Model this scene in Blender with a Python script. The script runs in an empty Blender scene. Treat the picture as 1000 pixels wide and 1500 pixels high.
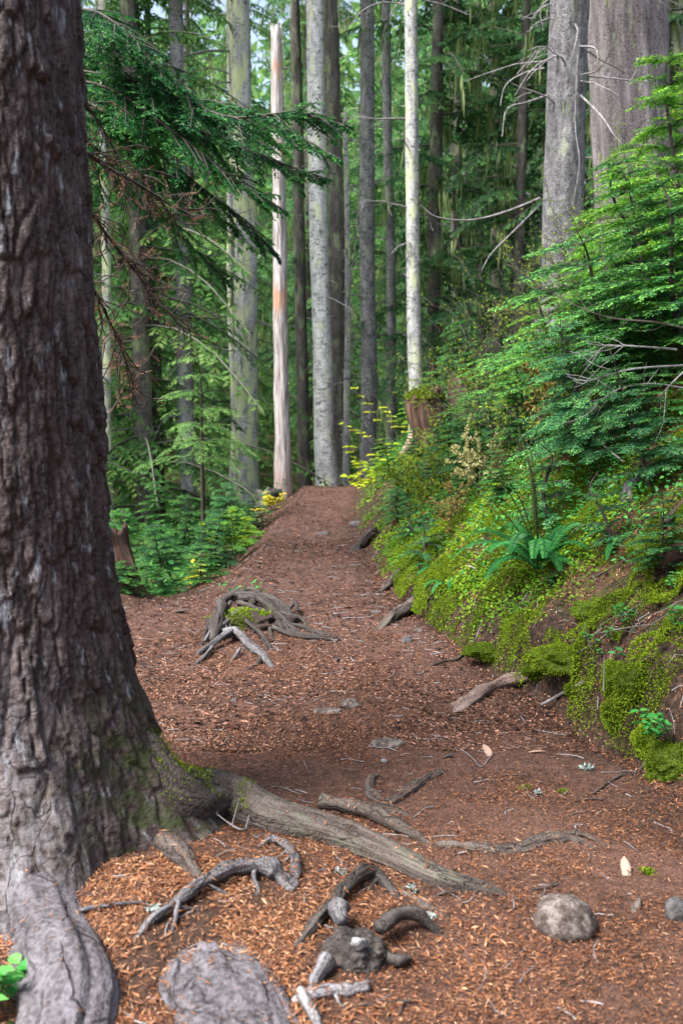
import bpy, math, random
import numpy as np
from mathutils import Vector, Matrix

R = math.radians
SC = bpy.context.scene
COL = SC.collection

# ------------------------------------------------------------------ camera
PITCH = R(8.0)
FOC = 35.0 / 36.0 * 1500.0
CAMZ = 1.5
cam = bpy.data.cameras.new("camera")
cam.sensor_fit = 'VERTICAL'; cam.sensor_height = 36.0; cam.sensor_width = 24.0
cam.lens = 35.0
cam.clip_start = 0.05; cam.clip_end = 600.0
cam.dof.use_dof = True; cam.dof.focus_distance = 4.6; cam.dof.aperture_fstop = 3.4
camo = bpy.data.objects.new("camera", cam); COL.objects.link(camo)
camo.location = (0, 0, CAMZ); camo.rotation_euler = (R(90) - PITCH, 0, 0)
SC.camera = camo

# ------------------------------------------------------------------ light
SUN_EL, SUN_AZ = R(56), R(238)          # azimuth clockwise from +Y: high on the left, through thin cloud
w = bpy.data.worlds.new("World"); SC.world = w; w.use_nodes = True
nt = w.node_tree; bg = nt.nodes['Background']
sky = nt.nodes.new('ShaderNodeTexSky'); sky.sky_type = 'NISHITA'; sky.sun_disc = False
sky.sun_elevation = SUN_EL; sky.sun_rotation = SUN_AZ
sky.air_density = 1.0; sky.dust_density = 3.0; sky.ozone_density = 1.0
ds = nt.nodes.new('ShaderNodeHueSaturation'); ds.inputs['Saturation'].default_value = .75      # overcast: a paler sky
nt.links.new(sky.outputs[0], ds.inputs['Color']); nt.links.new(ds.outputs[0], bg.inputs[0]); bg.inputs[1].default_value = 0.12
sl = bpy.data.lights.new("sun", 'SUN'); sl.energy = 4.0; sl.angle = R(26); sl.color = (1.0, 0.975, 0.94)
so = bpy.data.objects.new("sun", sl); COL.objects.link(so)
sd = Vector((math.sin(SUN_AZ) * math.cos(SUN_EL), math.cos(SUN_AZ) * math.cos(SUN_EL), math.sin(SUN_EL)))
so.rotation_euler = (-sd).to_track_quat('-Z', 'Y').to_euler()
SC.view_settings.view_transform = 'Standard'; SC.view_settings.look = 'None'
SC.view_settings.gamma = 1.0; SC.view_settings.exposure = 1.58
SC.cycles.max_bounces = 6; SC.cycles.diffuse_bounces = 3; SC.cycles.transmission_bounces = 3
SC.cycles.glossy_bounces = 2; SC.cycles.transparent_max_bounces = 4

rng = np.random.default_rng(7)

UP = np.array([0, 0, 1.0])
# ------------------------------------------------------------------ numeric helpers
def nrm(v):
    v = np.asarray(v, float)
    return v / (np.linalg.norm(v, axis=-1, keepdims=True) + 1e-12)

def smooth(a, b, x):
    t = np.clip((np.asarray(x, float) - a) / (b - a), 0, 1)
    return t * t * (3 - 2 * t)

def hash3(i, j, k, seed):
    h = (i.astype(np.int64) * 374761393 + j.astype(np.int64) * 668265263 + k.astype(np.int64) * 2147483647 + seed * 974711) & 0xffffffff
    h = ((h ^ (h >> 13)) * 1274126177) & 0xffffffff
    h = ((h ^ (h >> 16)) * 2246822519) & 0xffffffff
    return ((h ^ (h >> 15)) & 0xffffff) / float(0xffffff)

def vnoise(p, seed=0):
    """value noise, 0..1, p (N,3)"""
    p = np.asarray(p, float); f = np.floor(p); t = p - f; t = t * t * (3 - 2 * t); f = f.astype(np.int64)
    out = 0
    for a in (0, 1):
        wa = t[:, 0] if a else 1 - t[:, 0]
        for b in (0, 1):
            wb = t[:, 1] if b else 1 - t[:, 1]
            for c in (0, 1):
                wc = t[:, 2] if c else 1 - t[:, 2]
                out = out + wa * wb * wc * hash3(f[:, 0] + a, f[:, 1] + b, f[:, 2] + c, seed)
    return out

def fbm(p, seed=0, octv=4):
    p = np.asarray(p, float); s = 0; a = 0.5; tot = 0
    for o in range(octv):
        s = s + a * vnoise(p * 2 ** o + o * 17.3, seed + o); tot += a; a *= 0.5
    return s / tot

def n2(x, y, sc, seed=0, octv=3):
    x = np.asarray(x, float); y = np.asarray(y, float)
    sh = np.broadcast(x, y).shape
    p = np.stack([np.broadcast_to(x, sh).ravel() * sc, np.broadcast_to(y, sh).ravel() * sc, np.zeros(int(np.prod(sh)) if sh else 1)], 1)
    return fbm(p, seed, octv).reshape(sh)

def worley(p, seed=0):
    """F1, F2 of 2-D cells, p (N,2)"""
    f = np.floor(p).astype(np.int64)
    d1 = np.full(len(p), 9.0); d2 = np.full(len(p), 9.0)
    z = np.zeros(len(p), np.int64); hid = np.zeros(len(p)); dv = np.zeros(len(p)); du = np.zeros(len(p))
    for a in (-1, 0, 1):
        for b in (-1, 0, 1):
            i = f[:, 0] + a; j = f[:, 1] + b
            cx = i + hash3(i, j, z, seed); cy = j + hash3(i, j, z, seed + 5)
            d = np.hypot(p[:, 0] - cx, p[:, 1] - cy)
            m = d < d1
            d2 = np.where(m, d1, np.minimum(d2, d)); d1 = np.where(m, d, d1)
            hid = np.where(m, hash3(i, j, z, seed + 9), hid); dv = np.where(m, p[:, 1] - cy, dv); du = np.where(m, p[:, 0] - cx, du)
    return d1, d2, hid, du, dv

# ------------------------------------------------------------------ terrain
YR = [-5, 0, 2.5, 3.35, 4.6, 5.2, 6.1, 7.1, 9.3, 11, 13.3, 16, 20, 40, 90]
XR = [1.9, 1.75, 1.42, 1.2, .88, .68, .44, .29, .13, .13, .27, .75, 1.9, 4.0, 8.0]
YL = [-5, 5.6, 6.1, 6.5, 7.2, 8.5, 10.2, 13, 14.5, 17, 22, 40]
XL = [-2.4, -1.9, -1.32, -.92, -.77, -.69, -.64, -.5, -.48, -.35, .2, 1.0]
def edge_r(y): return np.interp(y, YR, XR)
def edge_l(y): return np.interp(y, YL, XL)

def Hs(x, y):
    """the ground without its small lumps"""
    x = np.asarray(x, float); y = np.asarray(y, float)
    z = -1.6 * (1 - np.exp(-0.085 * np.clip(y - 13.3, 0, None)))
    dl = edge_l(y) - x
    z = z - smooth(5.8, 8.5, y) * 0.9 * (1 - np.exp(-np.clip(dl, 0, None) / 1.0)) * (1 - .5 * smooth(18, 40, y))
    dr = x - edge_r(y) + 0.10 * (n2(x * 0, y, 2.3, 3) - .5)
    st = np.interp(y, [0, 3.0, 4.6, 5.6, 8, 12], [.30, .30, .24, .12, .05, .04])
    b = st * smooth(0.0, 0.11, dr) + .80 * np.clip(dr, 0, 3.0) + .35 * np.clip(dr - 3.0, 0, 9)
    z = z + b
    z = z + .13 * np.exp(-(((x + .50) / .48) ** 2 + ((y - 2.55) / .5) ** 2))
    mid = .5 * (edge_l(y) + edge_r(y))
    z = z - .03 * np.exp(-((x - mid) / .4) ** 2) * smooth(5, 7, y) * smooth(20, 13, y)
    return z

def H(x, y):
    x = np.asarray(x, float); y = np.asarray(y, float)
    dr = x - edge_r(y); dl = edge_l(y) - x
    off = np.clip(smooth(0, .25, dr) + smooth(0, .5, dl), 0, 1)
    z = Hs(x, y)
    ft = smooth(-.12, .05, dr) * smooth(1.3, .3, dr) * smooth(7, 5, y)
    z = z + ft * ((n2(x, y, 8.0, 14, 3) - .5) * .12 + (n2(x, y, 19.0, 15, 2) - .5) * .06)
    z = z + (n2(x, y, 1.1, 11) - .5) * (.05 + .22 * off) + (n2(x, y, 5.0, 12) - .5) * (.02 + .10 * off) + (n2(x, y, 22.0, 13, 3) - .5) * (.014 + .03 * off)
    return z

def ray(px, py):
    u = (750 - py) / FOC
    return np.array([(px - 500) / FOC, math.cos(PITCH) + u * math.sin(PITCH), -math.sin(PITCH) + u * math.cos(PITCH)])
def at(px, py, Y):
    d = ray(px, py); t = Y / d[1]
    return np.array([0, 0, CAMZ]) + d * t
_T = np.concatenate([np.arange(1.5, 9, .006), np.arange(9, 60, .03)])
def g(px, py, lift=0.0):
    d = ray(px, py)
    P = np.array([0, 0, CAMZ]) + _T[:, None] * d
    under = P[:, 2] - lift < H(P[:, 0], P[:, 1])
    i = int(np.argmax(under)) if under.any() else len(_T) - 1
    return P[i]
def hz(x, y): return float(H(np.array([x]), np.array([y]))[0])

# ------------------------------------------------------------------ materials
def newmat(name):
    m = bpy.data.materials.new(name); m.use_nodes = True
    return m, m.node_tree, m.node_tree.nodes['Principled BSDF']
def attr(nt, name):
    n = nt.nodes.new('ShaderNodeAttribute'); n.attribute_name = name; return n
def noise(nt, vec, scale, detail=4, rough=.55, dist=0.0):
    n = nt.nodes.new('ShaderNodeTexNoise'); n.inputs['Scale'].default_value = scale
    n.inputs['Detail'].default_value = detail; n.inputs['Roughness'].default_value = rough; n.inputs['Distortion'].default_value = dist
    if vec is not None: nt.links.new(vec, n.inputs['Vector'])
    return n.outputs['Fac']
def mapped(nt, vec, sc):
    n = nt.nodes.new('ShaderNodeMapping'); n.inputs['Scale'].default_value = sc
    nt.links.new(vec, n.inputs['Vector']); return n.outputs[0]
def ramp(nt, fac, stops):
    n = nt.nodes.new('ShaderNodeValToRGB'); e = n.color_ramp.elements
    while len(e) < len(stops): e.new(0.5)
    for i, (p, c) in enumerate(stops):
        e[i].position = p; e[i].color = (c, c, c, 1) if isinstance(c, (int, float)) else (*c, 1)
    nt.links.new(fac, n.inputs[0]); return n.outputs[0]
def mixc(nt, fac, a, b, mode='MIX'):
    n = nt.nodes.new('ShaderNodeMix'); n.data_type = 'RGBA'; n.blend_type = mode
    for s, v in ((n.inputs[0], fac), (n.inputs[6], a), (n.inputs[7], b)):
        if isinstance(v, (int, float)): s.default_value = v
        elif isinstance(v, tuple): s.default_value = (*v, 1)
        else: nt.links.new(v, s)
    return n.outputs[2]
def math2(nt, op, a, b):
    n = nt.nodes.new('ShaderNodeMath'); n.operation = op
    for s, v in ((n.inputs[0], a), (n.inputs[1], b)):
        if isinstance(v, (int, float)): s.default_value = v
        else: nt.links.new(v, s)
    return n.outputs[0]
def bump(nt, bsdf, h, strength, dist):
    n = nt.nodes.new('ShaderNodeBump'); n.inputs['Strength'].default_value = strength; n.inputs['Distance'].default_value = dist
    nt.links.new(h, n.inputs['Height']); nt.links.new(n.outputs[0], bsdf.inputs['Normal'])
def geopos(nt): return nt.nodes.new('ShaderNodeNewGeometry').outputs['Position']
def objco(nt): return nt.nodes.new('ShaderNodeTexCoord').outputs['Object']
def objrand(nt): return nt.nodes.new('ShaderNodeObjectInfo').outputs['Random']

def leaf_mat(name, stops, rough=.5, trans=.35, spec=.16):
    m, nt, b = newmat(name)
    c = ramp(nt, attr(nt, 'rnd').outputs['Fac'], stops)
    hs = nt.nodes.new('ShaderNodeHueSaturation'); hs.inputs['Hue'].default_value = .5
    v = math2(nt, 'MULTIPLY_ADD', objrand(nt), .4); v.node.inputs[2].default_value = .8
    nt.links.new(v, hs.inputs['Value']); nt.links.new(c, hs.inputs['Color']); c = hs.outputs[0]
    nt.links.new(c, b.inputs['Base Color']); b.inputs['Roughness'].default_value = rough
    b.inputs['Specular IOR Level'].default_value = spec
    t = nt.nodes.new('ShaderNodeBsdfTranslucent'); nt.links.new(c, t.inputs[0])
    mx = nt.nodes.new('ShaderNodeMixShader'); mx.inputs[0].default_value = trans
    nt.links.new(b.outputs[0], mx.inputs[1]); nt.links.new(t.outputs[0], mx.inputs[2])
    nt.links.new(mx.outputs[0], nt.nodes['Material Output'].inputs[0])
    return m

def cracks(nt, vec, scale, zs, wid=.05):
    """thin splits between plates of bark, 0..1"""
    n = nt.nodes.new('ShaderNodeTexNoise'); n.inputs['Scale'].default_value = scale * .8; n.inputs['Detail'].default_value = 4
    nt.links.new(vec, n.inputs['Vector'])
    mp = mapped(nt, vec, (1, 1, zs))
    a = nt.nodes.new('ShaderNodeVectorMath'); a.operation = 'MULTIPLY_ADD'
    nt.links.new(n.outputs['Color'], a.inputs[0]); a.inputs[1].default_value = (.9 / scale,) * 3; nt.links.new(mp, a.inputs[2])
    v = nt.nodes.new('ShaderNodeTexVoronoi'); v.feature = 'DISTANCE_TO_EDGE'; v.inputs['Scale'].default_value = scale
    nt.links.new(a.outputs[0], v.inputs['Vector'])
    return ramp(nt, v.outputs['Distance'], [(0.0, 1.0), (wid, 0.0)])

def bark_mat(name, dark, mid, light, lichen=None, lich_amt=.5, lent=0.0, zs=.22, sc=14, bstr=.6, bd=.02, crk=0):
    """bark: streaky grain along the stem (tc = stem space), pale lichen blotches, optional dark cross marks"""
    m, nt, b = newmat(name)
    tc = attr(nt, 'tc').outputs['Vector']
    g1 = noise(nt, mapped(nt, tc, (1, 1, zs)), sc, 6, .65)
    c = ramp(nt, g1, [(.36, dark), (.5, mid), (.64, light)])
    n3 = noise(nt, tc, sc * 5, 3, .6)
    c = mixc(nt, .5, c, ramp(nt, n3, [(.38, dark), (.62, light)]))
    if lent:
        l = noise(nt, mapped(nt, tc, (.8, .8, 1.7)), sc * 1.7, 5, .65)
        lm = ramp(nt, noise(nt, tc, sc * .25, 3), [(.36, .5), (.54, 1.0)])
        c = mixc(nt, math2(nt, 'MULTIPLY', lm, ramp(nt, l, [(.55, 0.0), (.61, lent)])), c, tuple(x * .35 for x in dark))
    if lichen:
        l = noise(nt, mapped(nt, tc, (1, 1, .35)), 6.0, 5, .65)
        c = mixc(nt, ramp(nt, l, [(1 - lich_amt - .04, 0.0), (1 - lich_amt + .08, .85)]), c, lichen)
    if crk:
        ck = math2(nt, 'MULTIPLY', cracks(nt, tc, sc * crk, zs), ramp(nt, noise(nt, tc, 9, 3), [(.42, 0.0), (.56, 1.0)]))
        c = mixc(nt, math2(nt, 'MULTIPLY', ck, .6), c, dark)
    else: ck = 0.0
    nt.links.new(c, b.inputs['Base Color']); b.inputs['Roughness'].default_value = .85
    b.inputs['Specular IOR Level'].default_value = .3
    hsum = math2(nt, 'SUBTRACT', math2(nt, 'ADD', g1, math2(nt, 'MULTIPLY', n3, .5)), math2(nt, 'MULTIPLY', ck, .6))
    bump(nt, b, hsum, bstr, bd)
    return m

def plain_mat(name, stops, sc=8, rough=.8, bstr=.5, bd=.01, space='obj', zs=1, spec=.3):
    m, nt, b = newmat(name)
    v = objco(nt) if space == 'obj' else attr(nt, 'tc').outputs['Vector']
    f = noise(nt, mapped(nt, v, (1, 1, zs)), sc, 8, .72)
    nt.links.new(ramp(nt, f, stops), b.inputs['Base Color']); b.inputs['Roughness'].default_value = rough
    b.inputs['Specular IOR Level'].default_value = spec
    bump(nt, b, f, bstr, bd); return m

M = {}
M['bark_near'] = None
def bark_near():
    m, nt, b = newmat('bark_near')
    tc = attr(nt, 'tc').outputs['Vector']
    g1 = noise(nt, mapped(nt, tc, (1, 1, .3)), 16, 6, .65)
    c = ramp(nt, g1, [(.38, (.010, .006, .005)), (.5, (.043, .026, .021)), (.61, (.135, .10, .093))])
    n3 = noise(nt, tc, 90, 4, .6)
    c = mixc(nt, .45, c, ramp(nt, n3, [(.40, (.008, .005, .005)), (.60, (.115, .093, .092))]))
    l = noise(nt, mapped(nt, tc, (1.5, 1.5, .36)), 22, 6, .72, .2)
    c = mixc(nt, ramp(nt, l, [(.57, 0.0), (.66, .75)]), c, (.30, .32, .35))  # pale lichen flecks, brightened to paint in bluish highlights on the bark
    c = mixc(nt, math2(nt, 'MULTIPLY', attr(nt, 'inner').outputs['Fac'], .75), c, (.032, .014, .009))
    # the foot of the tree is paler and mossy on its right flank
    foot = attr(nt, 'foot').outputs['Fac']
    gp_ = geopos(nt)
    sp = noise(nt, gp_, 30, 6, .72)
    c = mixc(nt, math2(nt, 'MULTIPLY', foot, ramp(nt, sp, [(.40, 0.0), (.58, .8)])), c, (.20, .185, .20))
    ck = cracks(nt, gp_, 13, .45, .035)
    ck = math2(nt, 'MULTIPLY', ck, ramp(nt, noise(nt, gp_, 8, 3), [(.44, 0.0), (.58, 1.0)]))
    c = mixc(nt, math2(nt, 'MULTIPLY', math2(nt, 'MULTIPLY', ck, foot), .7), c, (.016, .011, .010))
    mo = attr(nt, 'mossy').outputs['Fac']
    mn = noise(nt, tc, 22, 5, .7)
    c = mixc(nt, math2(nt, 'MULTIPLY', mo, ramp(nt, mn, [(.44, 0.0), (.58, .8)])), c, (.035, .05, .008))
    nt.links.new(c, b.inputs['Base Color']); b.inputs['Roughness'].default_value = .7
    b.inputs['Specular IOR Level'].default_value = .35
    bump(nt, b, math2(nt, 'ADD', math2(nt, 'ADD', g1, math2(nt, 'MULTIPLY', n3, .6)), math2(nt, 'MULTIPLY', math2(nt, 'SUBTRACT', sp, ck), foot)), .9, .012)
    return m
M['bark_near'] = bark_near()
M['root'] = bark_mat('root_wood', (.016, .011, .009), (.060, .044, .036), (.155, .128, .11), (.16, .16, .12), .42, zs=.12, sc=34, bstr=1.0, bd=.012, crk=.6)
M['root_grey'] = bark_mat('root_grey', (.020, .017, .017), (.068, .061, .064), (.225, .215, .225), (.30, .30, .31), .40, zs=.10, sc=36, bstr=1.0, bd=.010, crk=.6)
M['root_smooth'] = bark_mat('root_smooth', (.03, .024, .025), (.085, .076, .082), (.165, .152, .168), (.22, .21, .235), .42, zs=.5, sc=16, bstr=1.0, bd=.014, crk=.6)
M['root_dark'] = bark_mat('root_dark', (.012, .009, .008), (.027, .020, .017), (.10, .086, .077), (.19, .185, .18), .36, zs=.10, sc=40, bstr=1.0, bd=.010, crk=.6)
M['root_white'] = bark_mat('root_white', (.035, .028, .026), (.13, .12, .122), (.32, .31, .325), (.42, .42, .44), .46, zs=.12, sc=36, bstr=.9, bd=.010, crk=.5)
M['pale'] = bark_mat('pale_bark', (.13, .128, .128), (.34, .34, .335), (.55, .56, .545), (.48, .53, .30), .46, lent=.9, zs=.6, sc=9, bstr=.5, bd=.02)
M['pale_white'] = bark_mat('pale_white_bark', (.20, .195, .195), (.50, .50, .49), (.74, .75, .73), (.58, .63, .38), .42, lent=.9, zs=.6, sc=9, bstr=.5, bd=.02)  # brighter copy of the pale bark, lifted in colour because its trunk stands shaded
M['pale_lichen'] = bark_mat('lichen_bark', (.13, .125, .125), (.44, .44, .43), (.74, .75, .72), (.64, .71, .36), .50, lent=.8, zs=.22, sc=10, bstr=.5, bd=.02)
M['grey'] = bark_mat('grey_bark', (.08, .076, .08), (.25, .245, .25), (.46, .46, .46), (.38, .43, .29), .40, lent=.85, zs=.4, sc=9, bstr=.9, bd=.03)
M['scaly'] = bark_mat('scaly_bark', (.035, .032, .035), (.15, .145, .15), (.31, .305, .31), (.36, .40, .26), .38, lent=.6, zs=.5, sc=16, bstr=1.0, bd=.05)
M['brown'] = bark_mat('brown_bark', (.03, .025, .022), (.10, .085, .078), (.21, .19, .175), (.26, .31, .18), .44, zs=.25, sc=9, bstr=.8, bd=.03)
M['big'] = bark_mat('big_bark', (.04, .03, .03), (.165, .138, .14), (.36, .32, .33), (.38, .43, .25), .38, zs=.16, sc=12, bstr=1.0, bd=.06)
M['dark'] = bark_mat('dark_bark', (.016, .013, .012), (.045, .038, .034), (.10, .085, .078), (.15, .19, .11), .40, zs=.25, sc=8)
M['twig'] = plain_mat('twig_bark', [(.35, (.02, .015, .012)), (.65, (.075, .06, .052))], 20, space='obj')
M['twig_pale'] = plain_mat('twig_pale', [(.38, (.09, .08, .08)), (.62, (.26, .245, .25))], 14, space='obj')
M['rot'] = plain_mat('rotten_wood', [(.38, (.014, .008, .006)), (.52, (.055, .028, .018)), (.64, (.16, .095, .065))], 9, space='tc', zs=.15, bstr=.9, bd=.03)
M['split_wood'] = plain_mat('split_wood', [(.3, (.13, .07, .05)), (.7, (.42, .29, .22))], 12, space='tc', zs=.12)
M['rock'] = plain_mat('rock', [(.40, (.032, .024, .020)), (.5, (.085, .066, .057)), (.60, (.185, .158, .142))], 34, bstr=.9, bd=.010)
M['rock_grey'] = plain_mat('rock_grey', [(.38, (.028, .025, .025)), (.62, (.105, .098, .098))], 30, bstr=.9, bd=.010)
def snag_mat():
    m, nt, b = newmat('snag_wood')
    tc = attr(nt, 'tc').outputs['Vector']
    f = noise(nt, mapped(nt, tc, (1, 1, .10)), 30, 8, .7, .3)
    c = ramp(nt, f, [(.38, (.15, .125, .115)), (.5, (.34, .30, .29)), (.62, (.54, .50, .49))])
    l = noise(nt, mapped(nt, tc, (1, 1, .5)), 2.3, 3, .5)
    c = mixc(nt, ramp(nt, l, [(.55, 0.0), (.60, .75)]), c, (.42, .20, .10))
    ft = attr(nt, 'foot').outputs['Fac']
    c = mixc(nt, math2(nt, 'MULTIPLY', ft, ramp(nt, f, [(.4, 0.2), (.6, 1.0)])), c, (.20, .11, .07))
    nt.links.new(c, b.inputs['Base Color']); b.inputs['Roughness'].default_value = .8
    bump(nt, b, f, .6, .02); return m
M['snag'] = snag_mat()

# leaves (rnd = tint per leaf; needle twigs also carry painted inner shade)
M['bg'] = leaf_mat('conifer_leaf', [(0, (.030, .095, .042)), (.5, (.085, .22, .08)), (1, (.20, .39, .12))], .55, .55)
M['bg_light'] = leaf_mat('conifer_leaf_light', [(0, (.055, .15, .05)), (.5, (.14, .32, .085)), (1, (.32, .50, .14))], .5, .6)
M['hem'] = leaf_mat('hemlock_leaf', [(0, (.010, .050, .018)), (.5, (.030, .135, .042)), (1, (.12, .33, .065))], .45, .4)
M['fir'] = leaf_mat('fir_leaf', [(0, (.012, .065, .024)), (.5, (.034, .145, .034)), (1, (.17, .40, .065))], .52, .25)
M['fir_lime'] = leaf_mat('fir_leaf_lime', [(0, (.03, .11, .012)), (.5, (.075, .24, .028)), (1, (.26, .46, .05))], .4, .32)
M['fir_blue'] = leaf_mat('fir_leaf_blue', [(0, (.012, .065, .030)), (.5, (.029, .120, .038)), (1, (.12, .31, .075))], .52, .2)
M['fern'] = leaf_mat('fern_leaf', [(0, (.012, .09, .03)), (.5, (.034, .17, .034)), (1, (.10, .32, .06))], .5, .3)
M['moss'] = leaf_mat('moss_leaf', [(0, (.03, .055, .003)), (.5, (.14, .21, .008)), (1, (.34, .42, .025))], .7, .3, .2)
M['cover'] = leaf_mat('ground_leaf', [(0, (.04, .13, .012)), (.4, (.12, .25, .015)), (.75, (.26, .39, .025)), (1, (.44, .48, .05))], .45, .4)
M['broad'] = leaf_mat('broad_leaf', [(0, (.02, .12, .03)), (.6, (.05, .25, .05)), (1, (.14, .38, .09))], .4, .4)
M['yellow'] = leaf_mat('yellow_leaf', [(0, (.16, .30, .02)), (.5, (.42, .50, .03)), (1, (.70, .55, .06))], .45, .45)
M['huck'] = leaf_mat('shrub_leaf', [(0, (.06, .13, .015)), (.5, (.20, .30, .025)), (1, (.42, .42, .06))], .5, .4)
M['dead_leaf'] = leaf_mat('dead_leaf', [(0, (.05, .025, .017)), (.5, (.15, .07, .045)), (1, (.28, .15, .10))], .7, .25, .2)
M['lichen'] = leaf_mat('lichen_strand', [(0, (.14, .19, .06)), (.5, (.28, .36, .14)), (1, (.46, .54, .28))], .8, .45, .1)
M['cream'] = leaf_mat('cream_leaf', [(0, (.20, .22, .05)), (.5, (.48, .45, .20)), (1, (.62, .58, .36))], .5, .4)
M['browning'] = leaf_mat('browning_leaf', [(0, (.16, .06, .03)), (.4, (.25, .14, .05)), (.7, (.12, .20, .04)), (1, (.40, .36, .08))], .5, .4)
M['needle'] = leaf_mat('needle_litter', [(0, (.016, .009, .007)), (.28, (.07, .029, .017)), (.52, (.20, .075, .032)), (.76, (.36, .145, .058)), (1, (.56, .32, .18))], .6, .15, .3)
M['duff'] = leaf_mat('path_litter', [(0, (.014, .008, .007)), (.35, (.062, .029, .021)), (.65, (.17, .078, .048)), (1, (.42, .23, .15))], .7, .1, .2)

def ground_mat():
    m, nt, b = newmat('forest_ground')
    p = geopos(nt)
    z = attr(nt, 'zone').outputs['Color']
    sep = nt.nodes.new('ShaderNodeSeparateColor'); nt.links.new(z, sep.inputs[0])
    f1 = noise(nt, p, 38, 8, .75); f2 = noise(nt, p, 3.0, 5, .6); f3 = noise(nt, p, 150, 4, .7)
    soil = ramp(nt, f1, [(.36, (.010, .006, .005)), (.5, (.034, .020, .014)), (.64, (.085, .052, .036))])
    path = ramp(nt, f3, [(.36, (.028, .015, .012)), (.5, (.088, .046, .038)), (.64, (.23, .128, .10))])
    path = mixc(nt, ramp(nt, f2, [(.35, 0.0), (.7, .55)]), path, (.072, .034, .025))
    path = mixc(nt, .35, path, ramp(nt, f1, [(.38, (.032, .018, .014)), (.62, (.19, .105, .078))]))
    moss = ramp(nt, f1, [(.3, (.022, .03, .006)), (.6, (.05, .09, .010)), (.8, (.10, .15, .02))])
    path = mixc(nt, ramp(nt, noise(nt, p, 13, 6, .75), [(.46, 0.0), (.60, .75)]), path, (.030, .017, .014))
    edge = ramp(nt, noise(nt, p, 9, 6, .7), [(.44, 0.0), (.56, 1.0)])
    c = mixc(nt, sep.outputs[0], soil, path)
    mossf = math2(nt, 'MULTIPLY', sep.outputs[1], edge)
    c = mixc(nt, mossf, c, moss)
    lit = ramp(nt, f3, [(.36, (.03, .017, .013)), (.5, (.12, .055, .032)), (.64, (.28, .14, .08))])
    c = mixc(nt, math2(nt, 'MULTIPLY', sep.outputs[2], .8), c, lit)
    nt.links.new(c, b.inputs['Base Color']); b.inputs['Roughness'].default_value = .9
    b.inputs['Specular IOR Level'].default_value = .2
    bump(nt, b, math2(nt, 'ADD', f1, math2(nt, 'MULTIPLY', f3, .7)), .9, .012)
    return m
M['ground'] = ground_mat()

# ------------------------------------------------------------------ mesh + tagging helpers
def mk(name, V, F, mat, parent=None, loc=None, attrs=None, smooth_=False):
    """one mesh object. V in world space; F a list of (n,k) index arrays; loc = the thing's base"""
    V = np.asarray(V, np.float32)
    if loc is not None: V = V - np.asarray(loc, np.float32)
    if not isinstance(F, (list, tuple)): F = [F]
    F = [np.asarray(f, np.int32) for f in F if len(f)]
    me = bpy.data.meshes.new(name)
    me.vertices.add(len(V)); me.vertices.foreach_set('co', V.ravel())
    nl = sum(f.size for f in F); npoly = sum(len(f) for f in F)
    me.loops.add(nl); me.loops.foreach_set('vertex_index', np.concatenate([f.ravel() for f in F]))
    me.polygons.add(npoly)
    tot = np.concatenate([np.full(len(f), f.shape[1], np.int32) for f in F])
    me.polygons.foreach_set('loop_start', np.concatenate([[0], np.cumsum(tot)[:-1]]).astype(np.int32))
    me.polygons.foreach_set('use_smooth', np.full(npoly, smooth_, bool))
    for k, v in (attrs or {}).items():
        v = np.asarray(v, np.float32)
        if v.ndim == 1:
            a = me.attributes.new(k, 'FLOAT', 'POINT'); a.data.foreach_set('value', v)
        else:
            a = me.attributes.new(k, 'FLOAT_VECTOR', 'POINT'); a.data.foreach_set('vector', v.ravel())
    me.update(calc_edges=True); me.validate()
    me.materials.append(mat)
    o = bpy.data.objects.new(name, me); COL.objects.link(o)
    if parent is not None: o.parent = parent
    elif loc is not None: o.location = loc
    return o
def tag(o, label, cat, group=None):
    o['label'] = label; o['category'] = cat
    if group: o['group'] = group
    return o
def thing(name, label, cat, loc=(0, 0, 0), group=None):
    o = bpy.data.objects.new(name, None); COL.objects.link(o); o.location = [float(v) for v in loc]
    o.empty_display_size = .1
    return tag(o, label, cat, group)
def copy_tree(root, loc, rz=0.0, scale=1.0, label=None, group=None):
    r = root.copy(); COL.objects.link(r); r.location = [float(v) for v in loc]
    r.rotation_euler = (0, 0, rz); r.scale = (scale,) * 3
    if label: r['label'] = label
    if group: r['group'] = group
    for ch in list(root.children):
        c = ch.copy(); COL.objects.link(c); c.parent = r
    return r

def catmull(P, sub):
    P = np.asarray(P, float); n = len(P)
    E = np.vstack([2 * P[0] - P[1], P, 2 * P[-1] - P[-2]]); out = []
    for i in range(n - 1):
        a, b, c, d = E[i], E[i + 1], E[i + 2], E[i + 3]
        for k in range(sub):
            t = k / sub
            out.append(.5 * (2 * b + (c - a) * t + (2 * a - 5 * b + 4 * c - d) * t * t + (3 * b - a - 3 * c + d) * t ** 3))
    out.append(P[-1]); return np.array(out)

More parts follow.
